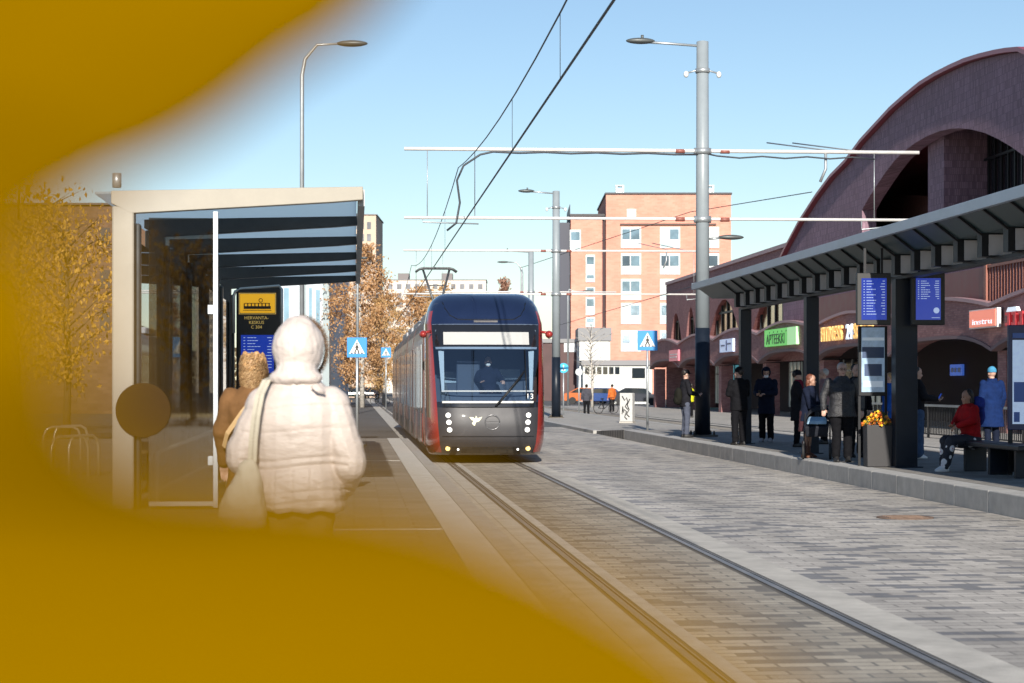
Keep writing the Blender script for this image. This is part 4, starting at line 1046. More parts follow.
tree(tat(384, 175), 10.2, 4.0, leafmat('leaf_amber', (.44, .26, .10), (.70, .46, .20)), 'amber birch beside the tall orange one, nearest the tram', 6000, .18, birchbark, .18, 'birch', 8, name='birch')
tree(tat(414, 230), 13.8, 6.0, lo, 'orange birch rising just over the tram side', 5000, .26, birchbark, .2, 'birch', 12, name='birch')
tree(tat(505, 330), 20.5, 4.6, lp, 'pinkish bare topped tree peeking over the tram roof', 2600, .40, bark, .3, 'cone', 15)
tree(tat(592, 150), 6.3, 2.6, lo, 'slender leafless street tree in front of the white house', 0, .2, birchbark, .3, 'round', 21, bare=True)
tree(tat(66, 58), 6.6, 3.4, lg, 'young tree with golden leaves by the bicycle hoops on the left', 2300, .13, bark, .28, 'round', 31)
tree(tat(18, 66), 8.2, 4.6, lg, 'golden leaved tree at the far left edge', 2300, .15, bark, .25, 'round', 33)
tree(tat(432, 300), 16, 7, MATS['leaf_amber'], 'amber tree far down the street behind the tram pantograph', 3000, .45, bark, .2, 'round', 41)
# trees and a block on the street behind the viewer, mirrored in glass and paint
for i, (x, y, h) in enumerate(((-7.5, -36, 8.5), (-3.6, -39, 7.5), (-11.5, -42, 9), (14, -44, 9))):
    tree((x, y, 0), h, h*.55, lg if i % 2 else lo, ['golden tree behind the near stop', 'orange tree behind the near stop', 'tall golden tree behind the near stop', 'orange tree behind the far platform'][i], 1600, .24, bark, .22, 'round', 60+i)
house('rear_block', 512-1400, 512-390, 385, 80., 9, mat('render_pale', ()) if False else MATS['render_pale'], capg, 'pale block closing the street behind the viewer').location = (-9, -82, 0)
# far wooded skyline
fw = MB(leafmat('leaf_far', (.10, .075, .04), (.22, .15, .07), .1)); r = random.Random(5)
for k in range(16000):
    x = r.uniform(-420, 420); y = 900+r.uniform(0, 60); h = 19+6*noise.noise(Vector((x*.03, 0, 0)))+3*noise.noise(Vector((x*.2, 3, 0)))
    z = h*r.random()**.7; e = Euler((r.random()*6, r.random()*6, r.random()*6)).to_matrix(); l = 1.3*(.5+r.random())
    fw.add([Vector((x, y, z))+e @ Vector(q) for q in ((-l, 0, 0), (0, -l*.7, 0), (l, 0, 0), (0, l*.7, 0))], [(0, 1, 2, 3)])
tag(fw.build('distant_woods', norm=False), 'low brown strip of woods closing the far end of the street', 'woods', None, 'stuff')

# ------------------------------------------------------------------ signs, lamps, cabinet, bicycles, cars
signblue = mat('sign_blue', (.015, .22, .55), .4, emit=(.02, .3, .7), estr=.05)
def crossing(x, y, ybase, w, label, zb=0., Y=None, h0=None):
    Y = Y or F*(CZ-zb)/(ybase-HY); k = Y/F; X = (x-HX)*k; z = CZ+(HY-y)*k; s = w*k/2
    t = thing('crossing_sign', label, 'sign', (X, Y, zb), 0)
    MB(steel).tube([(0, .04, 0), (0, .04, z-zb+s*.9)], .04, 10).build('pole', t)
    o = MB(signblue).box(-s, s, -.02, .0, z-zb-s, z-zb+s).build('sign_plate', t, bevel=.01)
    zc = z-zb
    q = MB(whitepaint).prism([[(-s*.78, zc-s*.62), (s*.78, zc-s*.62), (0, zc+s*.80)]], -.028, -.0205, 'xzy'); q.build('white_triangle', o)
    q = MB(ink); c = Vector((0, -.03, zc))
    q.ell((0, -.031, zc+s*.36), s*.09, .004, s*.10, 8)
    q.prism([[(-s*.10, zc+s*.22), (s*.10, zc+s*.22), (s*.20, zc-s*.05), (s*.08, zc-s*.05), (s*.26, zc-s*.48), (s*.12, zc-s*.48), (0, zc-s*.2), (-s*.14, zc-s*.48), (-s*.28, zc-s*.48), (-s*.08, zc-s*.05), (-s*.2, zc-s*.02)]], -.034, -.0285, 'xzy')
    for k2 in range(4): q.box(-s*.62+k2*s*.34, -s*.62+k2*s*.34+s*.2, -.034, -.0285, zc-s*.60, zc-s*.50)
    q.build('walker_pictogram', o)
    return t
crossing(647.5, 340.5, 434, 20, 'blue pedestrian crossing sign on a thin pole at the tip of the right platform', .05)
crossing(357, 347.5, 441, 20, 'blue pedestrian crossing sign beside the cream hood, before the orange birch', .05)
crossing(386, 352.5, 0, 10, 'small distant blue crossing sign near the tram side', 0., Y=130)
def lamp(x, ytop, Y, xh, yh, label, r=.07, cat='street lamp'):
    k = Y/F; X = (x-HX)*k; H = CZ+(HY-ytop)*k; dx = (xh-x)*k; Hh = CZ+(HY-yh)*k
    t = thing('street_lamp', label, cat, (X, Y, 0), 0)
    MB(steel).tube([(0, 0, 0), (0, 0, H-.5), (dx*.06, 0, H-.1), (dx*.3, 0, Hh-.03), (dx*.8, 0, Hh)], [r*1.3, r, r*.85, r*.6, r*.55], 8).build('pole', t)
    MB(MATS['lamp_housing']).ell((dx, 0, Hh), abs(dx)*.22+.12, .14, .08, 10).build('lamp_head', t)
lamp(302, 55, 50, 352, 43.5, 'tall grey street lamp rising behind the shelter with its arm to the right', .05)
lamp(522, 266, 150, 503, 262, 'curved grey street lamp beyond the tram roof', .09)
lamp(357.5, 264, 118, 364, 258, 'slim pale street lamp in front of the orange birch', .07)
lamp(568, 288, 165, 588, 291, 'street lamp by the dark balconies of the apartment block', .07)
def discsign(x, y, Y, w, m, label):
    k = Y/F; t = thing('round_disc', label, 'sign', ((x-HX)*k, Y, 0), 0); z = CZ+(HY-y)*k
    MB(steel).tube([(0, .03, 0), (0, .03, z)], .04, 8).build('pole', t)
    MB(m).tube([(0, -.02, z), (0, 0, z)], w*k/2, 24).build('sign_plate', t)
    MB(whitepaint).box(-.05*w*k, .05*w*k, -.026, -.0205, z-.3*w*k, z+.3*w*k).box(-.2*w*k, .2*w*k, -.026, -.0205, z-.26*w*k, z-.16*w*k).build('sign_print', t)
discsign(563.5, 368, 105, 10, mat('sign_cyan', (.02, .35, .62), .4, emit=(.02, .5, .8), estr=.08), 'round blue traffic sign on a pole right of the tram')
discsign(579, 372, 120, 7, whitew, 'small round pale traffic sign on a pole before the kiosk')
# graffiti cabinet
c = gnd(626, 423, .11); k_ = c.y/F
cbn = thing('utility_cabinet', 'pale utility cabinet scrawled with black graffiti on the far pavement', 'cabinet', (c.x, c.y, .11), -.35)
hw = 6.6*k_; hh = 30*k_
MB(mat('cabinet_grey', (.48, .48, .47), .6, 0, .1, 4)).box(-hw, hw, 0, hw*1.3, .06, hh).build('cabinet_body', cbn, bevel=.02)
MB(concrete).box(-hw*1.08, hw*1.08, -.03, hw*1.35, 0, .058).build('plinth', cbn)
g_ = MB(ink)
for pts in (((-.6, .9), (-.2, .75), (.1, .85), (.3, .7), (-.1, .55), (.3, .45)), ((.6, .8), (.2, .6), (.5, .45), (.1, .3), (.55, .2)), ((-.3, .45), (.1, .38), (-.2, .2), (.2, .12)), ((-.6, .3), (-.5, .55), (-.35, .35))):
    g_.tube([(a*hw, -.012, b_*hh) for a, b_ in pts], .022, 5)
g_.build('graffiti', cbn)
# bicycle hoops, left
for i, (x, y) in enumerate(((62, 470), (71, 468), (70, 489), (84, 488))):
    c = gnd(x, y, .12); k_ = c.y/F
    o = MB(mat('hoop_steel', (.55, .52, .46), .35, .6)).tube([(-.35, 0, 0), (-.35, 0, .62), (-.30, 0, .75), (-.20, 0, .80), (.2, 0, .80), (.30, 0, .75), (.35, 0, .62), (.35, 0, 0)], .025, 8).build('bicycle_hoop', None, (c.x, c.y, .12), .5+.2*i)
    tag(o, ['steel bicycle hoop nearest the golden tree trunk, left of its pair', 'steel bicycle hoop just right of the one nearest the golden tree', 'steel bicycle hoop in the front pair, left one', 'steel bicycle hoop in the front pair, right one nearest the shelter'][i], 'bicycle rack', 'bicycle hoops left of the shelter')
def car(x, Y, rz, col, label, xoff=0):
    k = Y/F; t = thing('parked_car', label, 'car', ((x-HX)*k, Y, 0), rz, 'cars down the street')
    pm = mat('car_%d' % int(sum(c*(i+3)*997 for i, c in enumerate(col))), col, .25, .2, coat=.7)
    sid = [(-2.1, .28), (-2.15, .55), (-2.08, .85), (-1.3, .95), (-.75, 1.42), (.9, 1.46), (1.75, 1.02), (2.1, .95), (2.15, .5), (2.1, .28)]
    MB(pm).prism([sid], -.86, .86, 'yzx').build('body', t, bevel=.06)
    gm = MB(darkglass).prism([[(-1.2, .97), (-.72, 1.37), (.85, 1.40), (1.55, 1.02)]], -.875, .875, 'yzx'); gm.build('side_window', t)
    MB(darkglass).loft([[(-.72, -1.36, .97), (.72, -1.36, .97), (.72, -1.30, .97), (-.72, -1.30, .97)], [(-.62, -.84, 1.40), (.62, -.84, 1.40), (.62, -.78, 1.38), (-.62, -.78, 1.38)]], True, False).build('windscreen', t)
    for sg in (-1, 1):
        for y_ in (-1.35, 1.35):
            MB(rubber).tube([(sg*.70, y_, .32), (sg*.89, y_, .32)], .32, 16).build('wheel', t)
        MB(lampw).box(sg*.62-.16, sg*.62+.16, -2.19, -2.10, .58, .72).build('headlight', t)
car(372, 250, .1, (.02, .022, .028), 'black car parked far left beside the crossing sign pole')
car(362, 255, .05, (.3, .3, .31), 'silver car parked just left of the far black car')
car(351, 246, .05, (.012, .03, .03), 'dark green car at the left end of the far parked row')
car(606, 175, 1.45, (.02, .06, .22), 'blue car parked before the kiosk')
car(636, 170, 1.5, (.03, .035, .05), 'dark car parked just left of the purple brick corner')
car(588, 178, 1.5, (.55, .14, .04), 'orange red car parked behind the slender leafless tree')
def bicycle(x, Y, label, rz=0., m=whitepaint):
    k = Y/F; t = thing('bicycle', label, 'bicycle', ((x-HX)*k, Y, 0), rz)
    for x_ in (-.52, .52):
        w_ = MB(rubber); ring(w_, Vector((x_, 0, .34)), .33, .022, 20); w_.build('wheel', t)
    MB(m).tube([(-.52, 0, .34), (-.12, 0, .30), (.36, 0, .72), (-.22, 0, .74), (-.52, 0, .34)], .022, 6).tube([(-.12, 0, .3), (-.25, 0, .85)], .02, 6).tube([(.52, 0, .34), (.36, 0, .92)], .02, 6).build('frame', t)
    MB(blackmetal).tube([(.36, -.28, .95), (.36, .28, .95)], .018, 6).build('handlebar', t); MB(blackmetal).ell((-.26, 0, .88), .13, .07, .04, 8).build('saddle', t)
bicycle(380, 175, 'white bicycle parked in the street left of the tram')
bicycle(606, 118, 'dark bicycle leaning before the kiosk beside the graffiti cabinet', .5, blackmetal)
bicycle(964, 68, 'black bicycle parked behind the railing at the arcade', 1.4, blackmetal)
# ------------------------------------------------------------------ people
def remesh(mb, vox, smooth=3, fac_=.5):
    me = bpy.data.meshes.new('raw'); me.from_pydata([tuple(v) for v in mb.v], [], mb.f)
    bm = bmesh.new(); bm.from_mesh(me); bmesh.ops.recalc_face_normals(bm, faces=bm.faces); bm.to_mesh(me); bm.free()
    o = bpy.data.objects.new('raw', me); COL.objects.link(o)
    r = o.modifiers.new('r', 'REMESH'); r.mode = 'VOXEL'; r.voxel_size = vox; r.use_smooth_shade = True
    if smooth:
        s_ = o.modifiers.new('s', 'SMOOTH'); s_.iterations = smooth; s_.factor = fac_
    bpy.context.view_layer.update()
    e = o.evaluated_get(bpy.context.evaluated_depsgraph_get()).to_mesh()
    vs = [v.co.copy() for v in e.vertices]; fs = [tuple(p.vertices) for p in e.polygons]; ns = [v.normal.copy() for v in e.vertices]
    bpy.data.objects.remove(o); bpy.data.meshes.remove(me)
    return vs, fs, ns
def limb(mb, pts, rs, n=12):
    pts = [Vector(p) for p in pts]
    for i in range(len(pts)-1):
        mb.tube([pts[i], pts[i+1]], [rs[i], rs[i+1]], n)
    for p, r in zip(pts, rs): mb.ell(p, r, r, r, 10)
def rings(mb, tab, n=20):
    """stack of oval rings: (centre x, centre y, z, half width, half depth)."""
    mb.loft([[(cx+a*math.copysign(abs(math.cos(t))**.85, math.cos(t)), cy+b*math.copysign(abs(math.sin(t))**.85, math.sin(t)), z) for t in [2*PI*k/n for k in range(n)]] for cx, cy, z, a, b in tab])
HANDS = {}
def handmesh(side):
    if side in HANDS: return HANDS[side]
    m = MB()      # y along the fingers, x towards the thumb for side=+1, palm facing -z, a relaxed curl
    rings_ = [(0, .0, .030, .021), (0, .03, .036, .017), (0, .065, .042, .015), (0, .088, .040, .012)]
    m.loft([[(a*math.cos(t), y, d*math.sin(t)) for t in [2*PI*k/14 for k in range(14)]] for _, y, a, d in rings_])
    for i, (x, L_) in enumerate(((.030, .070), (.010, .080), (-.011, .075), (-.030, .058))):
        a = Vector((x*.9, .080, 0)); b_ = a+Vector((x*.08, L_*.48, -.010)); c = b_+Vector((0, L_*.30, -.022)); d = c+Vector((0, L_*.16, -.022))
        m.tube([a, b_, c, d], [.0095, .009, .0082, .007], 8); m.ell(d, .007, .007, .007, 6)
    a = Vector((.024, .022, -.004)); b_ = Vector((.052, .052, -.016)); c = Vector((.058, .084, -.024))
    m.tube([a, b_, c], [.013, .0105, .008], 8); m.ell(c, .008, .008, .008, 6)
    v, f, _ = remesh(m, .0052, 2)
    HANDS[side] = ([Vector((q.x*side, q.y, q.z)) for q in v], [t if side > 0 else t[::-1] for t in f])
    return HANDS[side]
skin = mat('skin', (.52, .32, .245), .5, 0, .08, 10); skin2 = mat('skin_tan', (.36, .20, .14), .5, 0, .08, 10)
eyem = mat('eye_dark', (.03, .02, .02), .25); lipm = mat('lips', (.36, .14, .12), .5); browm = mat('brow', (.09, .06, .04), .8)
def cloth(name, col, rough=.85, bump=.5, bs=14, var=.22): return mat('cloth_'+name, col, rough, 0, var, 9, bump, bs, spec=.15)
SH = {}
def body(label, loc, rz, H=1.75, sk=None, arms=None, legs=None, head=(0, 0), build_=1., face=True, group=None, lean=0., seat=None):
    """one continuous body; returns the object and its joints (metres, z up, y forward)."""
    k = H/1.75; sk = sk or skin; b = build_
    dz = 0 if seat is None else seat-.86
    J = {'hipR': (.095, 0, .92+dz), 'hipL': (-.095, 0, .92+dz), 'shR': (.19*b, lean*.5, 1.42+dz), 'shL': (-.19*b, lean*.5, 1.42+dz), 'neck': (0, lean*.55, 1.48+dz), 'head': (0, lean*.75+.015, 1.625+dz)}
    legs = legs or [((.10, .02, .50), (.105, -.01, .09)), ((-.10, .02, .50), (-.105, -.01, .09))]
    arms = arms or [((.25, -.02, 1.14), (.26, .08, .90)), ((-.25, -.02, 1.14), (-.26, .08, .90))]
    J['kneeR'], J['ankR'] = legs[0]; J['kneeL'], J['ankL'] = legs[1]
    J['elR'], J['wrR'] = arms[0]; J['elL'], J['wrL'] = arms[1]
    J = {a: Vector(q)*k for a, q in J.items()}
    m = MB()
    rings(m, [(0, 0, (.84+dz)*k, .13*b*k, .10*k), (0, 0, (.93+dz)*k, .165*b*k, .115*b*k), (0, lean*.15*k, (1.06+dz)*k, .15*b*k, .105*b*k), (0, lean*.35*k, (1.22+dz)*k, .165*b*k, .115*b*k), (0, lean*.5*k, (1.36+dz)*k, .18*b*k, .105*k), (0, lean*.55*k, (1.44+dz)*k, .13*k, .075*k), (0, lean*.58*k, (1.48+dz)*k, .06*k, .058*k)])
    hd = J['head']
    limb(m, [J['neck'], hd], [.056*k, .052*k])
    yaw, pitch = head; R = Euler((pitch, 0, yaw)).to_matrix()
    def hp(x, y, z): return hd+R @ (Vector((x, y, z))*k)
    m.ell(hp(0, -.012, .03), .076*k, .096*k, .098*k, 16, R); m.ell(hp(0, .022, -.035), .060*k, .070*k, .080*k, 14, R)
    m.ell(hp(0, .095, -.015), .012*k, .020*k, .024*k, 8, R); m.ell(hp(0, .074, -.092), .026*k, .020*k, .018*k, 8, R)
    for sg in (-1, 1):
        m.ell(hp(sg*.077, -.005, -.005), .010*k, .020*k, .032*k, 8, R); m.ell(hp(sg*.034, .066, -.035), .022*k, .018*k, .020*k, 8, R)
    for s_ in 'RL':
        limb(m, [J['hip'+s_], J['knee'+s_], J['ank'+s_]], [.085*b*k, .054*k, .036*k]); limb(m, [J['ank'+s_], J['ank'+s_]+Vector((0, .12*k, -.05*k))], [.036*k, .03*k])
        limb(m, [J['sh'+s_], J['el'+s_], J['wr'+s_]], [.052*k, .040*k, .028*k])
    v, f, _ = remesh(m, .011 if H > 1.3 else .01, 2)
    o = MB(sk); o.add(v, f, True)
    for s_, sg in (('R', -1), ('L', 1)):
        d = (J['wr'+s_]-J['el'+s_]).normalized(); x = Vector((sg, .35, .1)); x = (x-d*x.dot(d)).normalized(); z = x.cross(d)*1.0
        hv, hf = handmesh(1)
        M = Matrix((x*k, d*k, z*k)).transposed().to_4x4(); M.translation = J['wr'+s_]-d*.012*k
        if sg < 0: pass
        o.add(hv, hf, True, M)
    if face:
        for sg in (-1, 1):
            o.use(eyem).ell(hp(sg*.030, .080, .012), .012*k, .007*k, .0075*k, 8, R); o.use(browm).ell(hp(sg*.031, .082, .034), .019*k, .007*k, .0045*k, 8, R)
        o.use(lipm).ell(hp(0, .088, -.062), .024*k, .009*k, .008*k, 8, R)
    ob = o.build('person', None, loc, rz, norm=False); tag(ob, label, 'person', group)
    return ob, J, k, hp, R
def garment(name, parent, fn, m, vox=.014, smooth=2, wr=.010, ws=6., quilt=None, label=None, seed=0):
    b = MB(); fn(b); v, f, n = remesh(b, vox, smooth)
    vv = []
    for p, nn in zip(v, n):
        q = Vector((p.x*1.2, p.y*1.2, p.z*1.9))*ws+Vector((seed, 0, 0))
        d = wr*(noise.noise(q)+.5*noise.noise(q*2.3))
        if quilt: d += quilt(p, nn)
        vv.append(p+nn*d)
    o = MB(m); o.add(vv, f, True); o = o.build(name, parent, norm=False)
    if label: o['label'] = label
    return o
def jacket(b, J, k, hem=.80, g=.03, bl=1., hem_w=.19, lean=0., sleeves=True, dz=0.):
    rings(b, [(0, 0, (hem+dz)*k, hem_w*bl*k, (hem_w-.055)*bl*k), (0, lean*.05*k, (.95+dz)*k, (.185)*bl*k, .14*bl*k), (0, lean*.2*k, (1.10+dz)*k, .178*bl*k, .138*bl*k), (0, lean*.35*k, (1.25+dz)*k, .195*bl*k, .145*bl*k), (0, lean*.5*k, (1.38+dz)*k, .205*bl*k, .13*k), (0, lean*.55*k, (1.45+dz)*k, .15*k, .098*k), (0, lean*.58*k, (1.52+dz)*k, .082*k, .08*k)])
    if sleeves:
        for s_ in 'RL': limb(b, [J['sh'+s_], J['el'+s_], J['wr'+s_].lerp(J['el'+s_], .06)], [(.054+g*.6)*k, (.050+g*.7)*k, (.036+g*.45)*k])
def trousers(b, J, k, g=.022, bl=1., dz=0., flare=0., seat=False):
    rings(b, [(0, 0, (.80+dz)*k, .10*bl*k, .09*bl*k), (0, 0, (.86+dz)*k, .168*bl*k, .125*bl*k), (0, 0, (.96+dz)*k, .172*bl*k, .125*bl*k), (0, 0, (1.02+dz)*k, .16*bl*k, .115*bl*k)])
    for s_ in 'RL':
        limb(b, [J['hip'+s_]+Vector((0, 0, -.05*k)), J['knee'+s_], J['ank'+s_].lerp(J['knee'+s_], .06)], [(.082+g)*bl*k, (.056+g)*k, (.046+g+flare)*k])
def shoes(parent, J, k, m, boots=0., rz=0.):
    for s_ in 'RL':
        a = J['ank'+s_]; b = MB(m)
        sole = a.z-.088*k
        b.loft([[(a.x+w_*math.cos(t), a.y+y_+l_*math.sin(t), z) for t in [2*PI*q/16 for q in range(16)]] for z, w_, l_, y_ in ((sole, .046*k, .135*k, .055*k), (sole+.03*k, .050*k, .14*k, .055*k), (sole+.065*k, .045*k, .10*k, .03*k), (sole+.11*k, .042*k, .05*k, 0), (sole+(.13+boots)*k, .052*k, .055*k, 0))])
        b.build('boot' if boots else 'shoe', parent)
def hair(parent, hp, R, k, m, kind='short', seed=1):
    b = MB()
    b.ell(hp(0, -.040, .046), .084*k, .090*k, .092*k, 16, R)
    if kind == 'long': b.ell(hp(0, -.065, -.05), .085*k, .055*k, .14*k, 14, R)
    if kind == 'curly':
        r = random.Random(seed)
        for q in range(190):
            a = r.random()*2*PI; z = -.15+.28*r.random(); rr = .10*math.sqrt(max(.1, 1-(z/.19)**2)); y = -abs(rr*math.sin(a))*.95+.02 if z < .05 else rr*math.sin(a)*.8-.02
            b.ell(hp(rr*math.cos(a), y, z+.01), .017*k, .017*k, .024*k, 6, R)
    if kind == 'tail': b.ell(hp(0, -.13, .01), .035*k, .04*k, .09*k, 10, R); b.ell(hp(0, -.11, .06), .04*k, .04*k, .04*k, 8, R)
    if kind == 'curly':
        st = MB(leafmat('hair_strand', (.22, .11, .04), (.60, .40, .20), .15)); q = random.Random(9)
        for _ in range(2600):
            a = q.random()*2*PI; zz_ = -.15+.29*q.random(); rr = .112*math.sqrt(max(.1, 1-(zz_/.20)**2)); yy = rr*math.sin(a)
            if zz_ < .06: yy = -abs(yy)+.02
            p = hp(rr*math.cos(a), yy-.02, zz_); w_ = q.random()*6; L_ = []
            for i in range(5): L_.append(p+Vector((.010*math.sin(w_+i*1.5), .010*math.cos(w_+i*1.5), -.014*i))*k)
            for i in range(4):
                s2 = Vector((math.cos(a+1.57), math.sin(a+1.57), 0))*.0022
                st.add([L_[i]-s2, L_[i]+s2, L_[i+1]+s2, L_[i+1]-s2], [(0, 1, 2, 3)])
        st.build('hair_curls', parent, norm=False)
    v, f, n = remesh(b, .009, 1)
    r = []
    for p, nn in zip(v, n): r.append(p+nn*(.006*noise.noise(p*45+Vector((seed, 0, 0)))+.004*noise.noise(p*110)))
    o = MB(m); o.add(r, f, True); return o.build('hair', parent, norm=False)
def cap(parent, hp, R, k, m, kind='beanie', name='hat'):
    b = MB()
    if kind == 'beanie':
        b.ell(hp(0, -.012, .055), .090*k, .108*k, .105*k, 16, R)
        v, f, n = remesh(b, .01, 1)
        iR = R.inverted(); h0 = hp(0, 0, 0)
        keep = [(iR @ (p-h0)).z > .022*k for p in v]
        o = MB(m); o.add(v, [t for t in f if all(keep[i] for i in t)], True); o = o.build(name, parent, norm=False)
        s_ = o.modifiers.new('s', 'SOLIDIFY'); s_.thickness = .012; return o
    b = MB(m); b.ell(hp(0, -.01, .065), .088*k, .105*k, .075*k, 14, R)
    b.loft([[hp(.07*math.cos(t), .075+.085*math.sin(t), .045+.006*q) for t in [PI*i/10 for i in range(11)]] for q in (0, 1)], True, False)
    return b.build(name, parent)
BLK = cloth('black', (.006, .006, .008)); DK = cloth('charcoal', (.012, .012, .016)); NAVY = cloth('navy', (.008, .012, .028)); JEAN = cloth('jeans', (.05, .085, .16)); GREYJ = cloth('grey_jeans', (.075, .085, .12))
darkhair = mat('hair_dark', (.018, .012, .009), .5, 0, .3, 30); greyhair = mat('hair_grey', (.42, .40, .38), .55, 0, .2, 30); auburn = mat('hair_auburn', (.13, .04, .02), .5, 0, .3, 30); blond = mat('hair_blond', (.42, .24, .10), .45, 0, .45, 40)
shoe_b = mat('shoe_black', (.015, .014, .014), .5); shoe_w = mat('shoe_white', (.72, .72, .74), .5)
def stand(x, yf, dx=0.):
    p = gnd(x, yf, PH); return Vector((p.x, p.y, PH))
ONE = [((.24, .06, 1.16), (.10, .30, 1.12)), ((-.24, .06, 1.16), (-.08, .30, 1.14))]       # hands together before the chest
# -- woman in the cream quilted coat, from behind
Yw = 9.25; Xw = (298-HX)*Yw/F
creamc = mat('cream_nylon', (.56, .487, .445), .5, 0, .06, 5, .3, 20, stretch=(1, 1, 2.4)); beigec = cloth('beige', (.27, .20, .125), .8, .3, 20, .1)
ob, J, k, hp, R = body('woman seen from behind in a cream hooded quilted coat with a white tote bag', (Xw, Yw, PH), -.06, 1.70,
    arms=[((.30, -.05, 1.13), (.235, .15, .99)), ((-.31, -.03, 1.16), (-.20, .22, 1.10))], face=True)
WOMAN = ob
def cream_shape(b):
    rings(b, [(0, 0, .862, .250, .19), (0, 0, .885, .268, .205), (0, 0, .96, .262, .195), (0, -.005, 1.03, .245, .18), (0, -.005, 1.075, .236, .172), (0, 0, 1.16, .245, .178), (0, 0, 1.28, .252, .18), (0, 0, 1.38, .235, .16), (0, -.005, 1.44, .18, .13), (0, -.01, 1.50, .115, .115), (0, 0, 1.53, .09, .10)])
    for s_ in 'RL': limb(b, [J['sh'+s_]*1.0+Vector((0, 0, -.02)), J['el'+s_], J['wr'+s_].lerp(J['el'+s_], .05)], [.105, .098, .068])
def seams(p, n):
    d = 0.
    for z0, w_, a in ((.905, .007, .009), (.955, .006, .007), (1.075, .009, .011), (1.112, .008, .009), (1.25, .006, .005), (1.36, .006, .004)):
        if abs(p.x) < .30: d -= a*math.exp(-((p.z-z0-.012*math.sin(p.x*9))/w_)**2)
    if p.z < 1.07:
        for x0 in (-.10, 0, .10): d -= .004*math.exp(-((p.x-x0)/.006)**2)
        e = math.hypot(p.x/.145, (p.z-.975)/.055)
        if p.z > .985 and p.y < 0: d -= .006*math.exp(-((e-1)/.055)**2)
    else:
        d += .002*math.sin(p.z*2*PI/.105)*(1 if abs(p.x) > .2 else .3)
    if p.z < .935: d += .006*math.sin(p.x*42+p.z*20)
    d += .0025*noise.noise(Vector((p.x*9, p.y*9, p.z*34)))
    return d
garment('coat', ob, cream_shape, creamc, .0075, 1, .0045, 6., seams)
def hood_shape(b):
    b.ell((0, .00, 1.645), .142, .152, .158, 20); b.ell((0, -.03, 1.53), .118, .125, .08, 16); b.ell((0, -.055, 1.50), .15, .11, .052, 16); b.ell((.012, .04, 1.64), .122, .13, .142, 16)
v, f, n = None, None, None
b_ = MB(); hood_shape(b_); v, f, n = remesh(b_, .0085, 2)
vv = [p+nn*(.008*noise.noise(Vector((p.x*8, p.y*8, p.z*14)))+.004*noise.noise(p*34)-.006*math.exp(-((p.x-.0)/.008)**2)*(p.y < .05)) for p, nn in zip(v, n)]
keep = [not (p.y > .085 and 1.52 < p.z < 1.76 and abs(p.x) < .095) for p in vv]
o = MB(creamc); o.add(vv, [t for t in f if all(keep[i] for i in t)], True); o = o.build('hood', ob, norm=False); s_ = o.modifiers.new('s', 'SOLIDIFY'); s_.thickness = .02
r = random.Random(2); fu = MB(leafmat('fur_brown', (.14, .075, .04), (.30, .19, .11), .2))
for q in range(2600):
    a = 2*PI*r.random(); c = Vector((.012+.122*math.sin(a), .080+.03*r.random(), 1.642+.138*math.cos(a))); d = Vector((math.sin(a), .55+.5*r.random(), math.cos(a)))+Vector((r.gauss(0, .4), r.gauss(0, .4), r.gauss(0, .4)))
    d = d.normalized()*(.022+.022*r.random()); s2 = d.orthogonal().normalized()*.0016
    fu.add([c-s2, c+s2, c+d], [(0, 1, 2)])
fu.build('hood_fur', ob, norm=False)
garment('trousers', ob, lambda b: trousers(b, J, k, .03), beigec, .013, 2, .012, 7)
shoes(ob, J, k, shoe_b)
tb = MB(creamc); tb.tube([(.10, -.15, 1.46), (.13, -.16, 1.44), (.17, -.135, 1.43)], .008, 6); 
# drawstrings on the right of the hood
for a in ((.125, .05, 1.47), (.14, .03, 1.465)): tb.tube([a, (a[0]+.03, a[1]-.03, a[2]-.05), (a[0]+.015, a[1]-.04, a[2]-.10)], .006, 6)
tb.build('drawstring', ob)
toteM = mat('tote_canvas', (.50, .46, .37), .85, 0, .06, 8, .3, 160)
tote = thing('tote_bag', 'off white canvas tote bag hanging from the shoulder of the cream coated woman', 'bag', (Xw, Yw, PH), -.06)
bb = MB(); W_ = [(1.115, .02, .012), (1.09, .05, .03), (1.0, .085, .06), (.90, .125, .085), (.845, .135, .085), (.80, .115, .06), (.775, .06, .025)]
cxs = [-.225, -.232, -.245, -.262, -.265, -.255, -.245]
rings(bb, [(cx, -.215, z, a, d) for cx, (z, a, d) in zip(cxs, W_)], 24)
v, f, n = remesh(bb, .009, 2); vv = [p+nn*(.012*noise.noise(Vector((p.x*16, p.y*9, p.z*7)))+.005*noise.noise(p*28)) for p, nn in zip(v, n)]
q = MB(toteM); q.add(vv, f, True); q.build('bag_body', tote, norm=False)
q = MB(toteM)
for dx in (0, .022):
    rr = [Vector((-.222+dx, -.215, 1.10)), Vector((-.215+dx, -.225, 1.20)), Vector((-.20+dx, -.222, 1.32)), Vector((-.185+dx, -.185, 1.42)), Vector((-.165+dx, -.10, 1.488)), Vector((-.155+dx, -.0, 1.50)), Vector((-.165+dx, .12, 1.45))]
    q.loft([[p+Vector((-.013, 0, 0)), p+Vector((.013, 0, 0)), p+Vector((.013, -.004, .003)), p+Vector((-.013, -.004, .003))] for p in rr], True, False)
q.build('strap', tote)
for q_ in (WOMAN, tote): q_.scale = (.84, .88, .955)
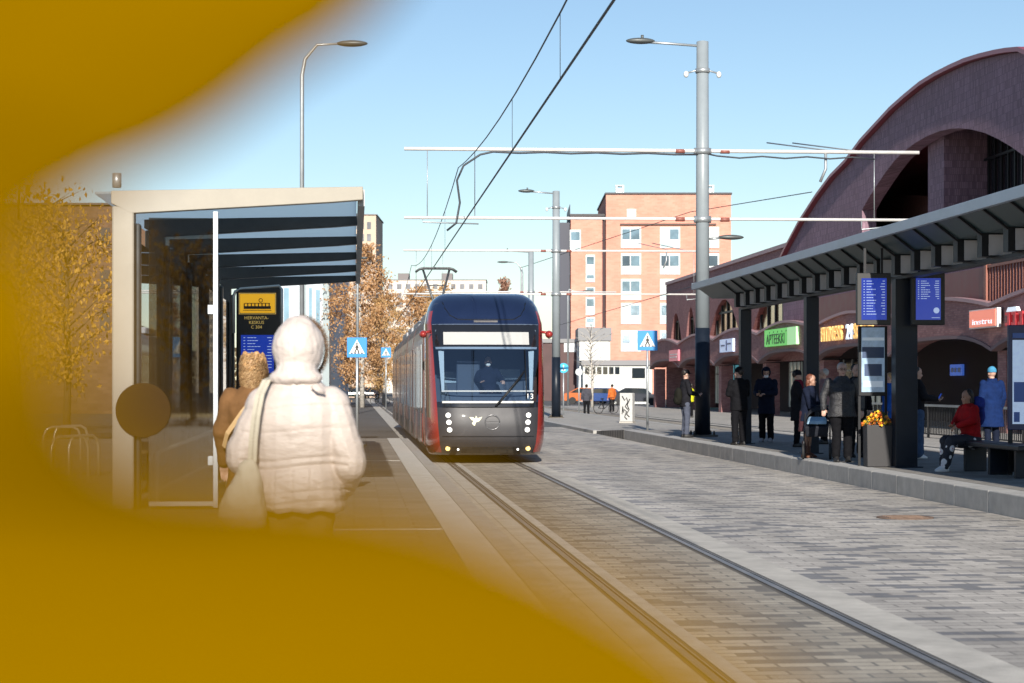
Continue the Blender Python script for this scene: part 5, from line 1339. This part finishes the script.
# -- woman in brown ahead of her
Y2 = 14.6; X2 = (254-HX)*Y2/F
brownc = cloth('brown', (.17, .085, .035), .8, .4, 20)
ob, J, k, hp, R = body('woman with wavy blond hair in a brown coat looking at the stop screen', (X2, Y2, PH), -.10, 1.62, head=(-.2, .05))
garment('coat', ob, lambda b: jacket(b, J, k, .62, .035, 1.05, .22), brownc)
garment('trousers', ob, lambda b: trousers(b, J, k), BLK); shoes(ob, J, k, shoe_b); hair(ob, hp, R, k, blond, 'curly', 3)
q = MB(mat('bag_strap', (.55, .36, .17), .6)); q.loft([[Vector(p)+Vector((-.012, -.004, .012)), Vector(p)+Vector((.012, -.004, -.012)), Vector(p)+Vector((.012, .004, -.012)), Vector(p)+Vector((-.012, .004, .012))] for p in ((.12, -.08, 1.41), (.06, -.150, 1.34), (-.05, -.172, 1.20), (-.16, -.16, 1.05), (-.20, -.10, .95))], True, False); q.build('bag_strap', ob)
# -- waiting people on the right platform
p = stand(685.5, 437.5)
ob, J, k, hp, R = body('person in a dark jacket and jeans with a cap and backpack beside the catenary pole', p, -PI/2+.2, 1.80, head=(0, -.15), arms=ONE)
garment('jacket', ob, lambda b: jacket(b, J, k, .80, .03), DK); garment('trousers', ob, lambda b: trousers(b, J, k), GREYJ); shoes(ob, J, k, shoe_b); cap(ob, hp, R, k, BLK, 'cap'); hair(ob, hp, R, k, darkhair)
bp = MB(); bp.ell((0, -.20, 1.10), .16, .11, .24, 14); bp.ell((0, -.27, 1.0), .12, .06, .12, 12); v, f, n = remesh(bp, .015, 2)
q = MB(cloth('olive', (.012, .012, .009))); q.add(v, f, True); q = q.build('backpack', None, p, -PI/2+.2, norm=False); tag(q, 'dark olive backpack worn by the person beside the catenary pole', 'backpack')
p = stand(739, 445)
ob, J, k, hp, R = body('person all in black with a knit cap standing before the farthest canopy post', p, .45, 1.80, arms=ONE, build_=1.08, head=(.5, .1))
garment('jacket', ob, lambda b: jacket(b, J, k, .78, .035, 1.10), BLK); garment('trousers', ob, lambda b: trousers(b, J, k, .03), BLK); shoes(ob, J, k, shoe_b); cap(ob, hp, R, k, BLK); hair(ob, hp, R, k, darkhair)
p = stand(766.5, 442)
whitem = mat('face_mask', (.75, .77, .80), .7)
ob, J, k, hp, R = body('person in a dark hooded coat with a white face mask looking at a phone', p, PI-.5, 1.82, arms=ONE, head=(.35, -.30), build_=1.04)
garment('coat', ob, lambda b: jacket(b, J, k, .66, .035, 1.06, .20), NAVY); garment('trousers', ob, lambda b: trousers(b, J, k, .03), BLK); shoes(ob, J, k, mat('shoe_grey', (.30, .30, .33), .6))
b = MB(); b.ell(hp(0, -.02, .02), .11*k, .125*k, .135*k, 16, R); v, f, n = remesh(b, .011, 1); iR = R.inverted(); h0 = hp(0, 0, 0)
keep = [(iR @ (q-h0)).y < .055*k or (iR @ (q-h0)).z > .075*k for q in v]
q = MB(NAVY); q.add(v, [t for t in f if all(keep[i] for i in t)], True); q = q.build('hood', ob, norm=False); s_ = q.modifiers.new('s', 'SOLIDIFY'); s_.thickness = .015
MB(whitem).ell(hp(0, .050, -.055), .058*k, .055*k, .050*k, 12, R).build('face_mask', ob)
def phone(p, rz, J, label):
    c = Matrix.Rotation(rz, 3, 'Z') @ ((J['wrR']+J['wrL'])/2+Vector((0, .10, .03)))
    o = MB(ink).box(-.036, .036, -.005, .005, -.075, .075).use(scr).box(-.032, .032, -.0065, -.0052, -.068, .068).build('phone', None, Vector(p)+c, (-.5, 0, rz), bevel=.003)
    tag(o, label, 'phone')
phone(p, PI-.5, J, 'dark phone held by the masked person in the hooded coat')
p = stand(797, 447)
ob, J, k, hp, R = body('person in a dark coat open over a maroon top half behind the middle canopy post', p, -PI/2-.2, 1.72, arms=[((.20, .10, 1.18), (.12, .30, 1.0)), ((-.24, .0, 1.16), (-.2, .2, .98))])
garment('coat', ob, lambda b: jacket(b, J, k, .60, .03, 1.05, .2), DK); garment('trousers', ob, lambda b: trousers(b, J, k), BLK); shoes(ob, J, k, shoe_b); hair(ob, hp, R, k, darkhair); cap(ob, hp, R, k, DK, 'beanie')
garment('scarf', ob, lambda b: rings(b, [(0, .09, 1.0, .07, .07), (0, .10, 1.2, .09, .075), (0, .07, 1.42, .09, .085), (0, .02, 1.52, .085, .085)]), cloth('maroon', (.14, .012, .03)))
p = stand(807, 457.5)
ob, J, k, hp, R = body('woman with auburn hair in a dark jacket and brown boots leaning over a pram', p, -PI/2-.55, 1.60, lean=.12, head=(.15, -.1), arms=[((.20, .18, 1.08), (.14, .40, 1.0)), ((-.20, .18, 1.08), (-.14, .40, 1.0))], sk=skin2)
garment('jacket', ob, lambda b: jacket(b, J, k, .76, .03, 1., .2, .12), NAVY); garment('skirt', ob, lambda b: rings(b, [(0, 0, .50, .19, .16), (0, 0, .65, .18, .15), (0, 0, .90, .165, .13)]), cloth('plum', (.06, .025, .03))); hair(ob, hp, R, k, auburn, 'long', 5)
shoes(ob, J, k, mat('boot_brown', (.16, .06, .03), .55, 0, .2, 8), .22)
# pram
pr = thing('pram', 'dark pram with a pale blue liner standing at the edge of the right platform', 'pram', P(8.76, vu(Vector((0, 37.95, 0)))[1]-.45, PH), TH+PI-.25)
pm = cloth('pram', (.02, .022, .03)); q = MB(pm)
q.loft([[(-.20, -.30, .50), (.20, -.30, .50), (.20, .38, .42), (-.20, .38, .42)], [(-.23, -.38, .72), (.23, -.38, .72), (.23, .45, .62), (-.23, .45, .62)]], True, False); q.build('carrycot', pr, bevel=.03)
h_ = MB(pm); h_.loft([[(.235*math.cos(t), -.30+.20*math.sin(a)-.10, .66+.34*math.sin(t)*math.cos(a*.6)) for t in [PI*i/12 for i in range(13)]] for a in [-1.2+q*.5 for q in range(6)]], False, True, False); o = h_.build('pram_hood', pr); s_ = o.modifiers.new('s', 'SOLIDIFY'); s_.thickness = .015
MB(cloth('pale_blue', (.30, .45, .58))).loft([[(-.19, -.10, .735), (.19, -.10, .735), (.19, .40, .66), (-.19, .40, .66)], [(-.15, -.05, .80), (.15, -.05, .80), (.15, .36, .73), (-.15, .36, .73)]], True, False).build('blanket', pr, bevel=.02)
q = MB(mat('pram_metal', (.08, .08, .085), .4, .5))
for sg in (-1, 1): q.tube([(sg*.23, -.62, 1.0), (sg*.24, -.2, .55), (sg*.25, .36, .16)], .014, 6); q.tube([(sg*.24, .2, .5), (sg*.25, -.34, .16)], .014, 6)
q.tube([(-.23, -.62, 1.0), (.23, -.62, 1.0)], .018, 8); q.build('pram_frame', pr)
for sg in (-1, 1):
    for y_ in (-.34, .36):
        w_ = MB(rubber); w_.tube([(sg*.25-.02, y_, .15), (sg*.25+.02, y_, .15)], .15, 18); w_.use(cloth('hub', (.03, .03, .035))).tube([(sg*.25-.024, y_, .15), (sg*.25+.024, y_, .15)], .08, 14); w_.build('wheel', pr)
# man in the glittery black jumper
p = stand(842, 462)
sequin = mat('cloth_flecked_black', (.02, .02, .024), .5, 0, .9, 38, .6, 60)
ob, J, k, hp, R = body('stout grey haired person with glasses in a black flecked jumper facing the street', p, PI+.05, 1.80, build_=1.24, arms=[((.33, -.02, 1.16), (.34, .06, .93)), ((-.33, -.02, 1.16), (-.33, .10, .92))])
garment('jumper', ob, lambda b: jacket(b, J, k, .80, .03, 1.26, .205), sequin); garment('trousers', ob, lambda b: trousers(b, J, k, .03, 1.22), BLK); shoes(ob, J, k, shoe_b); hair(ob, hp, R, k, greyhair)
q = MB(cloth('grey_sleeve', (.10, .095, .09)))
limb(q, [J['shL']+Vector((-.02, 0, -.03)), J['elL'], J['wrL'].lerp(J['elL'], .2)], [.098*k, .084*k, .062*k]); v, f, n = remesh(q, .014, 2); q = MB(MATS['cloth_grey_sleeve']); q.add(v, f, True); q.build('sleeve', ob, norm=False)
gl = MB(ink)
for sg in (-1, 1): ring(gl, hp(sg*.033, .098, .012), .024, .003, 14); gl.tube([hp(sg*.056, .094, .014), hp(sg*.082, .0, .01)], .003, 5)
gl.tube([hp(-.009, .1, .014), hp(.009, .1, .014)], .003, 5); gl.build('glasses', ob)
p = stand(859, 458)+Vector((.0, .35, 0))
ob, J, k, hp, R = body('dark haired person in black standing just behind the stout one in the flecked jumper', p, PI+.3, 1.80, build_=1.1)
garment('jacket', ob, lambda b: jacket(b, J, k, .78, .035, 1.1), BLK); garment('trousers', ob, lambda b: trousers(b, J, k, .03), BLK); shoes(ob, J, k, shoe_b); hair(ob, hp, R, k, darkhair)
p = stand(824, 444)
ob, J, k, hp, R = body('person with short white hair standing far back between two canopy posts', p, PI/2, 1.78)
garment('jacket', ob, lambda b: jacket(b, J, k, .78, .03), cloth('dusty_pink', (.30, .18, .18))); garment('trousers', ob, lambda b: trousers(b, J, k), BLK); shoes(ob, J, k, shoe_b); hair(ob, hp, R, k, greyhair)
p = stand(889, 450)
ob, J, k, hp, R = body('person in a bright blue jacket mostly hidden by the wide canopy post', p, PI/2, 1.66)
garment('jacket', ob, lambda b: jacket(b, J, k, .72, .035, 1.1), cloth('bright_blue', (.02, .10, .42))); garment('trousers', ob, lambda b: trousers(b, J, k), NAVY); shoes(ob, J, k, shoe_b); hair(ob, hp, R, k, blond)
p = stand(916.5, 458.5)
ob, J, k, hp, R = body('woman with a dark ponytail in a black jacket and wide blue jeans holding a phone', p, -PI/2+.15, 1.74, arms=[((.23, .08, 1.17), (.12, .36, 1.14)), ((-.23, .08, 1.17), (-.08, .36, 1.16))], head=(-.1, -.2))
garment('jacket', ob, lambda b: jacket(b, J, k, .74, .032, 1.04, .195), DK); garment('trousers', ob, lambda b: trousers(b, J, k, .036, 1.05, flare=.03), JEAN); shoes(ob, J, k, shoe_w); hair(ob, hp, R, k, darkhair, 'tail')
phone(p, -PI/2+.15, J, 'phone held up by the woman in wide blue jeans')
# seated person in red
sp = P(bv-.1-.06, bu+.16, PH); sz_ = PI/2+TH*0+.15
sp = P(9.98, 31.75, PH)
ob, J, k, hp, R = body('person in a red and blue jacket and floral trousers sitting on the black bench', sp, PI/2+.35, 1.66, seat=.50, lean=.10, arms=[((.24, .12, .88), (.08, .30, .80)), ((-.24, .12, .88), (-.06, .30, .78))],
    legs=[((.12, .44, .52), (.11, .46, .09)), ((-.10, .46, .53), (-.10, .58, .09))], head=(0, -.15), sk=skin2)
dz = .50-.86
garment('jacket', ob, lambda b: jacket(b, J, k, .86, .04, 1.08, .19, .10, dz=dz), cloth('red', (.32, .010, .014))); 
floral = bpy.data.materials.new('cloth_floral'); floral.use_nodes = True; nt = floral.node_tree; N = nt.nodes.new; L = nt.links.new
tc = N('ShaderNodeTexCoord'); vo = N('ShaderNodeTexVoronoi'); vo.inputs['Scale'].default_value = 6.5; L(tc.outputs['Object'], vo.inputs['Vector'])
r1 = N('ShaderNodeValToRGB'); r1.color_ramp.interpolation = 'CONSTANT'; e = r1.color_ramp.elements; e[0].color = (.45, .12, .2, 1); e[1].position = .09; e[1].color = (.70, .70, .74, 1); x = e.new(.34); x.color = (.015, .018, .03, 1)
L(vo.outputs['Distance'], r1.inputs[0]); L(r1.outputs[0], nt.nodes['Principled BSDF'].inputs['Base Color']); nt.nodes['Principled BSDF'].inputs['Roughness'].default_value = .8
garment('trousers', ob, lambda b: trousers(b, J, k, .04, 1.1, dz=dz), floral, .013, 2, .01, 7); shoes(ob, J, k, shoe_w); hair(ob, hp, R, k, darkhair, 'long', 7)
garment('hood', ob, lambda b: (b.ell((0, -.13, 1.10), .16, .10, .12, 12), b.ell((.0, -.16, .92), .12, .07, .18, 12)), cloth('royal_blue', (.03, .05, .28)))
p = stand(992, 452)
ob, J, k, hp, R = body('person in a long blue coat and light blue knit cap behind the bench', p, .35, 1.76, build_=1.1)
bluec = cloth('blue_coat', (.006, .020, .085)); garment('coat', ob, lambda b: jacket(b, J, k, .52, .045, 1.16, .225), bluec); garment('trousers', ob, lambda b: trousers(b, J, k), NAVY); shoes(ob, J, k, shoe_b); cap(ob, hp, R, k, cloth('light_blue', (.06, .24, .40)))
garment('scarf', ob, lambda b: rings(b, [(0, .0, 1.40*k, .12, .11), (0, .0, 1.47*k, .11, .115), (0, .0, 1.53*k, .09, .10)]), bluec)
p = P(17.4, 62, .03)
ob, J, k, hp, R = body('person in black standing before the railing by the dark arcade', p, PI/2, 1.78)
garment('jacket', ob, lambda b: jacket(b, J, k, .72, .035, 1.06), BLK); garment('trousers', ob, lambda b: trousers(b, J, k), BLK); shoes(ob, J, k, shoe_b); hair(ob, hp, R, k, darkhair)
for x, Y, col, lab, rz in ((586.5, 112, (.06, .06, .075), 'distant pedestrian in grey walking before the kiosk', 0), (612, 125, (.50, .13, .03), 'distant pedestrian in an orange vest before the kiosk', .6), (691, 103, (.55, .55, .02), 'distant pedestrian in a yellow vest under the brick arcade', 1.), (763, 78, (.45, .60, .05), 'pedestrian in a lime vest beyond the farthest canopy post', 1.5), (377, 190, (.03, .03, .04), 'distant dark clothed pedestrian by the white bicycle', 0)):
    ob, J, k, hp, R = body(lab, ((x-HX)*Y/F, Y, .03 if x > 650 else .0), rz, 1.74)
    garment('jacket', ob, lambda b: jacket(b, J, k, .80, .03), cloth('far_%d' % x, col), .022); garment('trousers', ob, lambda b: trousers(b, J, k), BLK, .022); shoes(ob, J, k, shoe_b); hair(ob, hp, R, k, darkhair)
# tram driver
dp = P(2.86, tu, 0)
ob, J, k, hp, R = body('tram driver in a dark uniform with a pale face mask seated behind the windscreen', P(2.86+.08, tu+1.42, 1.04), PI+TH, 1.72, seat=.42, arms=[((.26, .14, .80), (.18, .42, .74)), ((-.28, .14, .80), (-.30, .46, .76))], legs=[((.12, .42, .44), (.11, .46, .09)), ((-.12, .42, .44), (-.11, .46, .09))])
garment('jacket', ob, lambda b: jacket(b, J, k, .86, .03, 1.04, .18, dz=.42-.86), NAVY); garment('trousers', ob, lambda b: trousers(b, J, k, dz=.42-.86), BLK); shoes(ob, J, k, shoe_b); hair(ob, hp, R, k, darkhair)
MB(whitem).ell(hp(0, .050, -.055), .058*k, .055*k, .050*k, 12, R).build('face_mask', ob)
# ------------------------------------------------------------------ young tree whose yellow leaves hang close to the lens
ym = bpy.data.materials.new('leaf_yellow'); ym.use_nodes = True
nt = ym.node_tree; N = nt.nodes.new; L = nt.links.new; b = nt.nodes['Principled BSDF']
tc = N('ShaderNodeTexCoord'); n = N('ShaderNodeTexNoise'); n.inputs['Scale'].default_value = 14; L(tc.outputs['Object'], n.inputs['Vector'])
r_ = N('ShaderNodeValToRGB'); r_.color_ramp.elements[0].color = (.148, .077, 0, 1); r_.color_ramp.elements[1].color = (.200, .106, 0, 1); L(n.outputs['Fac'], r_.inputs[0]); L(r_.outputs[0], b.inputs['Base Color'])
b.inputs['Roughness'].default_value = .75; b.inputs['Specular IOR Level'].default_value = 0
yt = thing('leafy_twig_tree', 'young tree with broad yellow leaves hanging blurred right before the viewer', 'tree', (-.62, .34, PH), 0)
YT = Matrix.Translation((.62, -.34, -PH))
def yleaf(outline, d, tilt=(0, 0), cup=.004):
    """leaf blade: outline given in the view, hung at distance d (metres) from the eye with its own tilt and cup."""
    cx = sum(p[0] for p in outline)/len(outline); cy = sum(p[1] for p in outline)/len(outline)
    def pt(x, y, t):
        Y = d+((x-cx)*tilt[0]+(y-cy)*tilt[1])*d/F+cup*t
        return Vector(((x-HX)*Y/F, Y, CZ+(HY-y)*Y/F))
    m = MB(ym, YT); rings_ = []
    for t in (.02, .35, .7, .9, 1.0): rings_.append([pt(cx+(x-cx)*t, cy+(y-cy)*t, t*t) for x, y in outline])
    m.loft(rings_, True, True)
    o = m.build('leaf', yt); s_ = o.modifiers.new('s', 'SOLIDIFY'); s_.thickness = .0004
    return o
def smoothloop(pts, n=6):
    out = []
    k = len(pts)
    for i in range(k):
        p0, p1, p2, p3 = [Vector(pts[(i+j-1) % k]) for j in range(4)]
        for q in range(n):
            t = q/n; out.append(tuple(.5*((2*p1)+(p2-p0)*t+(2*p0-5*p1+4*p2-p3)*t*t+(3*p1-p0-3*p2+p3)*t*t*t)))
    return out
yleaf(smoothloop([(405, -30), (352, 32), (290, 74), (230, 122), (170, 158), (112, 182), (40, 215), (-120, 260), (-260, 150), (-300, -40), (-180, -260), (60, -330), (300, -250), (430, -110)]), .28, (.05, .1))
def lobed(outline, depth):
    """large lobed blade that swings away from the eye towards its tip."""
    def p3(x, y, e):
        Y = depth(x, y)+e; return Vector(((x-HX)*Y/F, Y, CZ+(HY-y)*Y/F))
    tris = tessellate_polygon([[Vector((x, y, 0)) for x, y in outline]]); n = len(outline)
    m = MB(ym, YT); vs = [p3(x, y, 0) for x, y in outline]+[p3(x, y, .0004) for x, y in outline]
    m.add(vs, [tuple(t) for t in tris]+[tuple(i+n for i in t)[::-1] for t in tris]+[(i, (i+1) % n, n+(i+1) % n, n+i) for i in range(n)])
    return m.build('leaf', yt)
lobed(smoothloop([(-20, 150), (58, 200), (94, 290), (97, 360), (118, 412), (165, 436), (250, 448), (350, 462), (450, 490), (545, 534), (640, 590), (730, 655), (815, 740), (740, 880), (480, 960), (150, 1000), (-150, 940), (-320, 760), (-380, 480), (-300, 230), (-150, 130)]), lambda x, y: .135+.045*max(0, min(1, x/650)))
tr = MB(bark, YT)
tr.tube([(-.62, .34, PH), (-.63, .35, 1.2), (-.60, .36, 2.2), (-.61, .37, 3.0)], [.035, .03, .02, .008], 10)
tr.build('trunk', yt)
def twig(pts, r0): MB(bark, YT).tube(pts, [r0*(1-.7*i/(len(pts)-1)) for i in range(len(pts))], 6).build('twig', yt)
a = at(-280, -60, .285); twig([(-.62, .35, 1.70), (-.3, .34, 1.80), tuple(a), tuple(at(-60, -90, .285))], .006)
a = at(-420, 420, .137); twig([(-.62, .35, 1.62), (-.25, .25, 1.68), tuple(a), tuple(at(-180, 400, .137))], .005)
bpy.context.view_layer.update()
